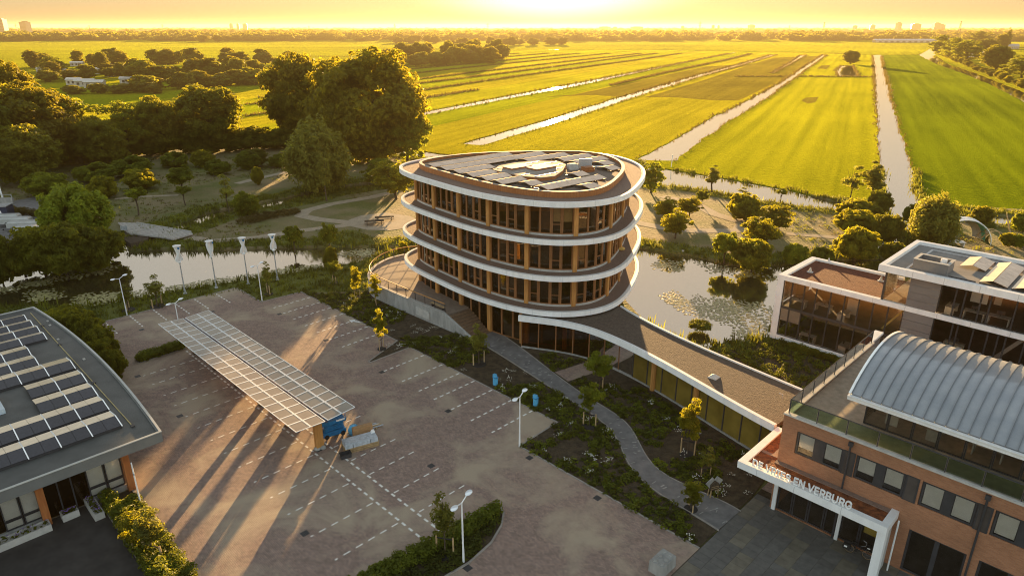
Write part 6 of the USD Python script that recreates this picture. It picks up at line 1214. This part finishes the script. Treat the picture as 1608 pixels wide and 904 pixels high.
# the last woods at the horizon, one mass each to the eye
cl, cf = crown(40, (9, 9, 5), 4.0, 30, 20, 2.4, 3.0, lumpy=.3, flat_bottom=.9)
n = 3400; yy = np.exp(FR.uniform(math.log(1700), math.log(11000), n)); xx = yy * FR.uniform(-.80, .80, n); xx = xx + 120 * np.sin(yy * .004)
keep = meshkit.fbm(np.c_[xx * .0011, yy * .0022, np.zeros(n)], 3, 5) > .42; xx, yy = xx[keep], yy[keep]
scatter('far_woods', [((cl, cf), leaf_dark)], np.c_[xx, yy, np.full(len(xx), ZF)], np.c_[FR.uniform(1.5, 5.5, len(xx)), FR.uniform(1.5, 3, len(xx)), FR.uniform(.9, 1.9, len(xx))], 9, 'hazy dark woods and tree belts along the whole horizon', 'woods')

# ------------------------------------------------------------------ reeds, grass, ground cover, lilies
def blades(seed, n, h, w, spread, lean=.35):
    rng = np.random.default_rng(seed); m = MB()
    for _ in range(n):
        p = rng.normal(0, spread, 2); a = rng.uniform(0, 2 * math.pi); d = np.array((math.cos(a), math.sin(a))); l = rng.normal(0, lean, 2) * h; hh = h * rng.uniform(.6, 1.1)
        m.raw([(*(p - d * w / 2), 0), (*(p + d * w / 2), 0), (*(p + l * .5 + d * w * .35), hh * .65), (*(p + l * .5 - d * w * .35), hh * .65), (*(p + l), hh)], [(0, 1, 2), (0, 2, 3), (3, 2, 4)])
    return m.get()
reedA, reedB = blades(1, 12, 1.25, .16, .45, .15), blades(2, 10, 1.0, .2, .5, .25)
grassA, grassB = blades(3, 12, .55, .09, .28), blades(4, 9, .4, .1, .3, .5)
rg = np.random.default_rng(21)
def along(poly, step, inset, jit, seed, clip=None):
    r_ = np.random.default_rng(seed); out = []
    for g in getattr(poly, 'geoms', [poly]):
        for rr in [g.exterior, *g.interiors]:
            l = sg.LineString(rr.coords); n = int(l.length / step)
            for i in range(n):
                q = l.interpolate(i * step); out.append((q.x + r_.normal(0, jit), q.y + r_.normal(0, jit)))
    out = np.array(out); return out[shapely.contains_xy(clip, out[:, 0], out[:, 1])] if clip is not None else out
shore_clip = sg.box(-260, 55, 420, 900).difference(WATER.buffer(-.5))
near_shore = sg.box(-130, 55, 110, 160)
P1 = along(WATER, 1.5, 0, .55, 1, shore_clip.difference(near_shore)); P1 = P1[(P1[:, 0] - .489 * P1[:, 1] < 60)]
reed_z = np.where(shapely.contains_xy(polder_south, P1[:, 0], P1[:, 1]), ZF - .1, -.12)
k = np.clip(P1[:, 1] / 260, .75, 1.6)
scatter('ditch_reeds', [(reedA, reed_mat), (reedB, reed_mat)], np.c_[P1, reed_z], k * rg.uniform(.35, .7, len(P1)), 2, 'brown green reeds fringing the ditches and canals of the polder', 'reeds')
P7 = along(so.unary_union(narrow + [cross_2]), 1.6, 0, .5, 71, shore_clip)
scatter('narrow_ditch_reeds', [(reedA, reed_mat), (reedB, reed_mat)], np.c_[P7, np.full(len(P7), ZF - .05)], rg.uniform(.7, 1.15, len(P7)), 72, 'brown reed lines marking the narrow ditches between the strips', 'reeds')
P2 = along(WATER.intersection(near_shore.buffer(3)), .34, 0, .5, 3, shore_clip.intersection(near_shore))
officeshadow = OUT.buffer(1.5).union(sg.Polygon([W(a, b) for a, b in ter_poly.exterior.coords]).buffer(.6)).union(LP.buffer(4.5))
P2 = P2[~shapely.contains_xy(officeshadow, P2[:, 0], P2[:, 1])]
scatter('pond_reeds', [(reedA, grass_mat), (reedB, cover_mat), (grassA, grass_mat)], np.c_[P2, np.full(len(P2), -.25)], rg.uniform(.45, .95, len(P2)), 4, 'green reeds and tall grass on the banks of the pond and creek', 'reeds')
bankp = green.difference(officeshadow)
P3 = fill(bankp, 9000, 5); scatter('bank_grasses', [(grassA, grass_mat), (grassB, cover_mat), (grassB, grass_mat)], np.c_[P3, np.full(len(P3), -.05)], rg.uniform(.5, 1.2, len(P3)), 6, 'rough green grass on the banks by the pond', 'grass')
lawnp = park.intersection(sg.box(-120, 95, 110, 175)).difference(so.unary_union(park_paths)).difference(quay)
P4 = fill(lawnp, 8000, 7); kk = meshkit.fbm(np.c_[P4 * .05, np.zeros(len(P4))], 3, 2) > .5
scatter('lawn_tussocks', [(grassB, grass_mat), (grassA, grass_mat), (grassB, reed_mat)], np.c_[P4[kk], np.full(kk.sum(), -.06)], rg.uniform(.4, .9, kk.sum()), 8, 'dry tussocks on the park lawn', 'grass')
def clump(seed, n, r, h, size):
    rng = np.random.default_rng(seed); q = rng.normal(size=(n, 3)); q /= np.linalg.norm(q, axis=1, keepdims=True); q[:, 2] = abs(q[:, 2])
    return leaves(rng, q * (r, r, h) * rng.uniform(.4, 1, (n, 1)), q, size, 1.6, .6)
cvA, cvB, cvC = clump(1, 26, .30, .32, .13), clump(2, 18, .22, .22, .11), clump(3, 34, .36, .5, .12)
fl_m = MB(); rr_ = np.random.default_rng(6)
for q in rr_.normal(0, .16, (14, 2)): fl_m.lathe([(0, 0), (.04, .02), (0, .05)], 5, at=(q[0], q[1], rr_.uniform(.15, .4)))
mainAB = sg.Polygon([W(a, b) for a, b in bed_main.exterior.coords]).difference(sg.Polygon([W(a, b) for a, b in WALK.buffer(.15).exterior.coords])).difference(sg.Polygon([W(a, b) for a, b in SIDE.buffer(.1).exterior.coords])).difference(LP.buffer(-.3)).difference(sg.Polygon([W(a, b) for a, b in ter_poly.buffer(.4).exterior.coords])).difference(FAC.buffer(.3))
P5 = fill(mainAB, 4000, 9); dens = meshkit.fbm(np.c_[P5 * .22, np.zeros(len(P5))], 3, 4); near = AB(P5[:, 0], P5[:, 1])[0] > -60
P5 = P5[(dens > .46) | ~near]
scatter('bed_plants', [(cvA, cover_mat), (cvB, cover_mat), (cvC, leaf_hedge), (cvB, leaf_green)], np.c_[P5, np.full(len(P5), .0)], rg.uniform(.5, 1.25, len(P5)), 10, 'young ground cover plants in the dark soil of the planting beds', 'ground cover')
P6 = fill(mainAB, 75, 11); scatter('white_flowers', [(fl_m.get(), flower_mat)], np.c_[P6, np.full(len(P6), .05)], rg.uniform(.6, 1.2, len(P6)), 12, 'sprinkling of small white flowers in the planting beds', 'flowers')
def hedge(name, poly, n, lm, h, label, seed):
    w_ = sg.Polygon([W(a, b) for a, b in poly.exterior.coords]); p = fill(w_, n, seed); r_ = np.random.default_rng(seed)
    scatter(name, [(cvC, lm), (cvA, lm)], np.c_[p, r_.uniform(0, h, n)], r_.uniform(.7, 1.2, n), seed + 1, label, 'hedge')
hedge('island_hedge', island_a.buffer(-.05), 240, leaf_hedge, .5, 'low clipped hedge in the far island under the carport end', 31)
hedge('island_hedge', sg.Polygon([(-29.3, 15.2), (-28.1, 26.7), (-27.5, 26.4), (-27.3, 24), (-27.9, 18), (-28.2, 15.1)]), 420, leaf_hedge, .55, 'clipped hedge on the straight side of the curved island near the lamp post', 33)
hedge('island_plants', island_b.buffer(-.3), 240, cover_mat, .1, 'low plants filling the curved island', 35)
hedge('strip_hedge', sg.Polygon([(-48, 7.55), (-35, 7.5), (-35, 8.2), (-48, 8.2)]), 560, leaf_hedge, .75, 'yellow green hedge along the dark forecourt drive', 37)
hedge('strip_plants', sg.Polygon([(-46.6, 8.3), (-35, 8.3), (-35, 9.4), (-46.6, 9.4)]), 420, leaf_hedge, .45, 'low plants between the yellow hedge and the car park', 39)
hedge('back_bed_plants', bed_back, 300, leaf_hedge, .1, 'plants in the bed behind the link wing beside the pond', 41)
hedge('back_hedge', sg.Polygon([(-26.0, 65.3), (-16.5, 65.3), (-16.5, 65.9), (-26.0, 65.9)]), 360, leaf_dark, .35, 'dark hedge at the foot of the glass office', 43)
hedge('brown_reed_strip', sg.Polygon([AB(*p) for p in pix([(372, 349), (395, 342), (440, 334), (470, 330), (472, 336), (440, 341), (400, 350), (378, 354)])]), 300, reed_mat, .5, 'brown reed strip on the near bank of the creek', 47)
hedge('brown_hedge', sg.Polygon([AB(*p) for p in pix([(20, 330), (50, 334), (84, 341), (82, 346), (50, 340), (18, 336)])]), 260, reed_mat, .8, 'red brown hedge behind the white trailers', 49)
hedge('canal_islet', sg.Point(*AB(*at(1098, 528, -1))).buffer(1.1), 160, leaf_hedge, .5, 'small yellow green islet in the pond beside the link roof', 45)
pad = MB()
for k in range(7):
    a_ = k * 2.4; r0 = .42 * math.sqrt(k + .3); pad.raw([(r0 * math.cos(a_) + .2 * math.cos(t), r0 * math.sin(a_) + .2 * math.sin(t), .02 + .012 * math.sin(t * 2 + k)) for t in np.linspace(.2, 6.1, 8)], [(0, i, i + 1) for i in range(1, 7)])
pads = [sg.Polygon(pix(p, ZW)) for p in ([(108, 480), (128, 464), (200, 458), (260, 450), (330, 440), (420, 427), (500, 414), (500, 425), (436, 437), (390, 444), (340, 450), (290, 459), (250, 466), (200, 475), (150, 484), (112, 489)], [(0, 452), (60, 436), (120, 424), (180, 418), (165, 428), (60, 448), (0, 462)], [(530, 398), (570, 390), (610, 392), (600, 400), (550, 404)], [(1040, 466), (1060, 458), (1120, 470), (1205, 476), (1220, 500), (1210, 540), (1160, 528), (1130, 505), (1080, 492)], [(1085, 408), (1120, 416), (1190, 424), (1215, 436), (1130, 432)], [(1025, 418), (1045, 410), (1072, 414), (1070, 426), (1040, 424)], [(40, 455), (95, 458), (90, 472), (50, 474)])]
PP = np.vstack([fill(p.intersection(WATER), max(24, int(p.area * (2.0, 1.6, 1.6, 1.5, .8, 1.5, 1.5)[i])), 50 + i) for i, p in enumerate(pads) if p.intersection(WATER).area > 1])
scatter('lily_pads', [(pad.get(), lily_mat)], np.c_[PP, np.full(len(PP), ZW + .01)], rg.uniform(.6, 1.15, len(PP)), 60, 'floating lily pads drifting on the ponds', 'lily pads')
# ------------------------------------------------------------------ the far edge: chalets, sheds, pylons, the town
CH = None
for i, (u, v, rz, sx) in enumerate(((122, 104, 10, 1), (70, 115, 0, .9), (95, 118, 4, .9), (165, 116, 15, 1.1), (184, 102, 5, 1), (186, 112, 20, 1), (182, 120, 10, .9), (135, 136, 8, 1.0), (150, 138, 8, 1), (118, 134, 0, .8), (205, 132, 12, 1), (376, 108, 0, 1.1), (225, 130, 10, .8))):
    x, y = at(u, v, ZF); lb = 'small white holiday chalet among the trees at the left'
    if CH is None:
        CH = Thing('holiday_chalet', lb, 'chalet', (x, y, ZF), rz, group='white chalets among the trees')
        CH.part('walls', MB().box(-5, -2, 0, 5, 2, 2.8), interior_pale, local=True)
        CH.part('roof', MB().hexa([(-5.3, -2.4, 2.8), (5.3, -2.4, 2.8), (5.3, 2.4, 2.8), (-5.3, 2.4, 2.8), (-5.3, -.1, 3.9), (5.3, -.1, 3.9), (5.3, .1, 3.9), (-5.3, .1, 3.9)]), concrete_pale, local=True)
        for xx in (-3, 0, 3): CH.part('window', MB().box(xx - .7, -2.06, .9, xx + .7, -2.01, 2.1), dark_metal, local=True)
        CH.part('door', MB().box(1.2, -2.06, 0, 2.1, -2.01, 2.1), bark, local=True)
    else: dup(CH, (x, y, ZF), rz, (sx, sx, 1.1), label=lb)
SHD = None
for u, v, L, rz, lb in ((1430, 67, 150, -4, 'long white shed in front of the far town on the right'), (1420, 59, 90, 10, 'pale shed behind the long white one'), (1580, 77, 34, 0, 'low pale house beside the tall slim poplar'), (1532, 91, 30, 5, 'small pale shed between the trees on the right'), (262, 50, 60, 0, 'low pale farm shed on the far left meadow'), (1373, 57, 60, 10, 'small pale farmhouse in the hazy tree row')):
    x, y = at(u, v, ZF)
    if SHD is None:
        SHD = Thing('farm_shed', lb, 'shed', (x, y, ZF), rz)
        SHD.part('walls', MB().box(-50, -9, 0, 50, 9, 4), interior_pale, local=True); SHD.part('roof', MB().hexa([(-51, -9.6, 4), (51, -9.6, 4), (51, 9.6, 4), (-51, 9.6, 4), (-51, -.3, 7), (51, -.3, 7), (51, .3, 7), (-51, .3, 7)]), zinc, local=True)
        for k in range(12): SHD.part('door', MB().box(-46 + k * 8, -9.1, 0, -42 + k * 8, -9.02, 3), cladding, local=True)
        move(SHD, (x, y, ZF), rz, (L / 100, 1, 1))
    else: dup(SHD, (x, y, ZF), rz, (L / 100, L / 100 if L < 70 else 1, 1), label=lb)
PYL = None
for u, d, h, lb in ((25, 3600, 46, 'left picture edge'), (140, 3800, 40, 'above the far left grove'), (255, 4000, 46, 'above the long far wood'), (485, 4200, 36, 'left of the tall trees'), (620, 4300, 48, 'above the tallest tree'), (766, 4300, 52, 'left of the sun'), (1099, 4200, 60, 'right of the sun'), (1240, 4100, 40, 'above the lone tree'), (1294, 3300, 52, 'dark one above the lone tree'), (1508, 2400, 50, 'above the trees of the right canal')):
    x = (u - 804) / FPX * d * CP; y = d; lb = 'lattice power pylon on the horizon, ' + lb
    if PYL is None:
        PYL = Thing('power_pylon', lb, 'pylon', (x, y, ZF), 0, group='power pylons on the horizon')
        H_ = 50; m = MB()
        def wd(z): return 4.2 * (1 - z / H_) ** 1.2 + .5
        zs = [0, 8, 16, 24, 31, 37, 43, 48]
        for sx_ in (-1, 1):
            for sy_ in (-1, 1):
                for z0, z1 in zip(zs, zs[1:]): m.bar((sx_ * wd(z0), sy_ * wd(z0), z0), (sx_ * wd(z1), sy_ * wd(z1), z1), .55)
        for z0, z1 in zip(zs, zs[1:]):
            for s in (-1, 1): m.bar((-wd(z0), s * wd(z0), z0), (wd(z1), s * wd(z1), z1), .4).bar((wd(z0), s * wd(z0), z0), (-wd(z1), s * wd(z1), z1), .4)
        PYL.part('lattice_tower', m, dark_metal, local=True)
        for z, w in ((31, 8), (38, 11), (45, 7)): PYL.part('cross_arm', MB().bar((-w, 0, z), (w, 0, z), .7).bar((-w, 0, z), (0, 0, z + 2.4), .45).bar((w, 0, z), (0, 0, z + 2.4), .45), dark_metal, local=True)
        move(PYL, (x, y, ZF), 8, (h / 50, h / 50, h / 50))
    else: dup(PYL, (x, y, ZF), (u * 7) % 40, (h / 50,) * 3, label=lb)
TB = None
for i, (u, w, vt, d) in enumerate(((3, 12, 29, 3300), (363, 4, 37, 5200), (374, 4, 37, 5200), (385, 7, 37, 5200), (950, 16, 42, 5200), (966, 7, 42.5, 5200), (1000, 18, 42, 5000), (1072, 4, 41, 5000), (1120, 4.5, 39.5, 5000), (1128, 4, 40, 5000), (1180, 9, 39, 5000), (1411, 7, 35, 4200), (1438, 14, 37, 4200), (1470, 10, 35.5, 4200), (1478, 9, 38, 4200), (1343, 5, 40, 4600), (1370, 8, 39, 4600), (40, 12, 33.5, 3600))):
    x = (u - 804) / FPX * d * CP; y = d; h = height_at(x, y, vt) - ZF; wm = metres(w, x, y)
    lb = 'pale block of the far town on the horizon'
    if TB is None:
        TB = Thing('town_block', lb, 'tower block', (x, y, ZF), 0, group='blocks of the far town on the horizon')
        TB.part('tower', MB().box(-10, -10, 0, 10, 10, 38), cladding, local=True); TB.part('roof_plant', MB().box(-5, -5, 38, 6, 5, 41), dark_metal, local=True)
        for k in range(9): TB.part('window_row', MB().box(-9.3, -10.12, 3 + k * 3.9, 9.3, -10.02, 5 + k * 3.9), dark_metal, local=True)
        move(TB, (x, y, ZF), 5, (wm / 20, wm / 20, h / 41))
    else: dup(TB, (x, y, ZF), (i * 13) % 50 - 25, (wm / 22, wm / 22, h / 41), label=lb)
# ------------------------------------------------------------------ the evening haze
haze_mat = usdkit.material(stage, '/World/Looks/evening_haze', {'v': ('principled_volume', dict(color=(0.97, 0.84, 0.52), density=HAZE, anisotropy=0.5))}, volume='v.volume')
single('haze', MB().box(-15200, -260, -3.2, 15200, 16200, 66), haze_mat, 'thin golden evening haze over the whole polder', 'haze', kind='stuff')
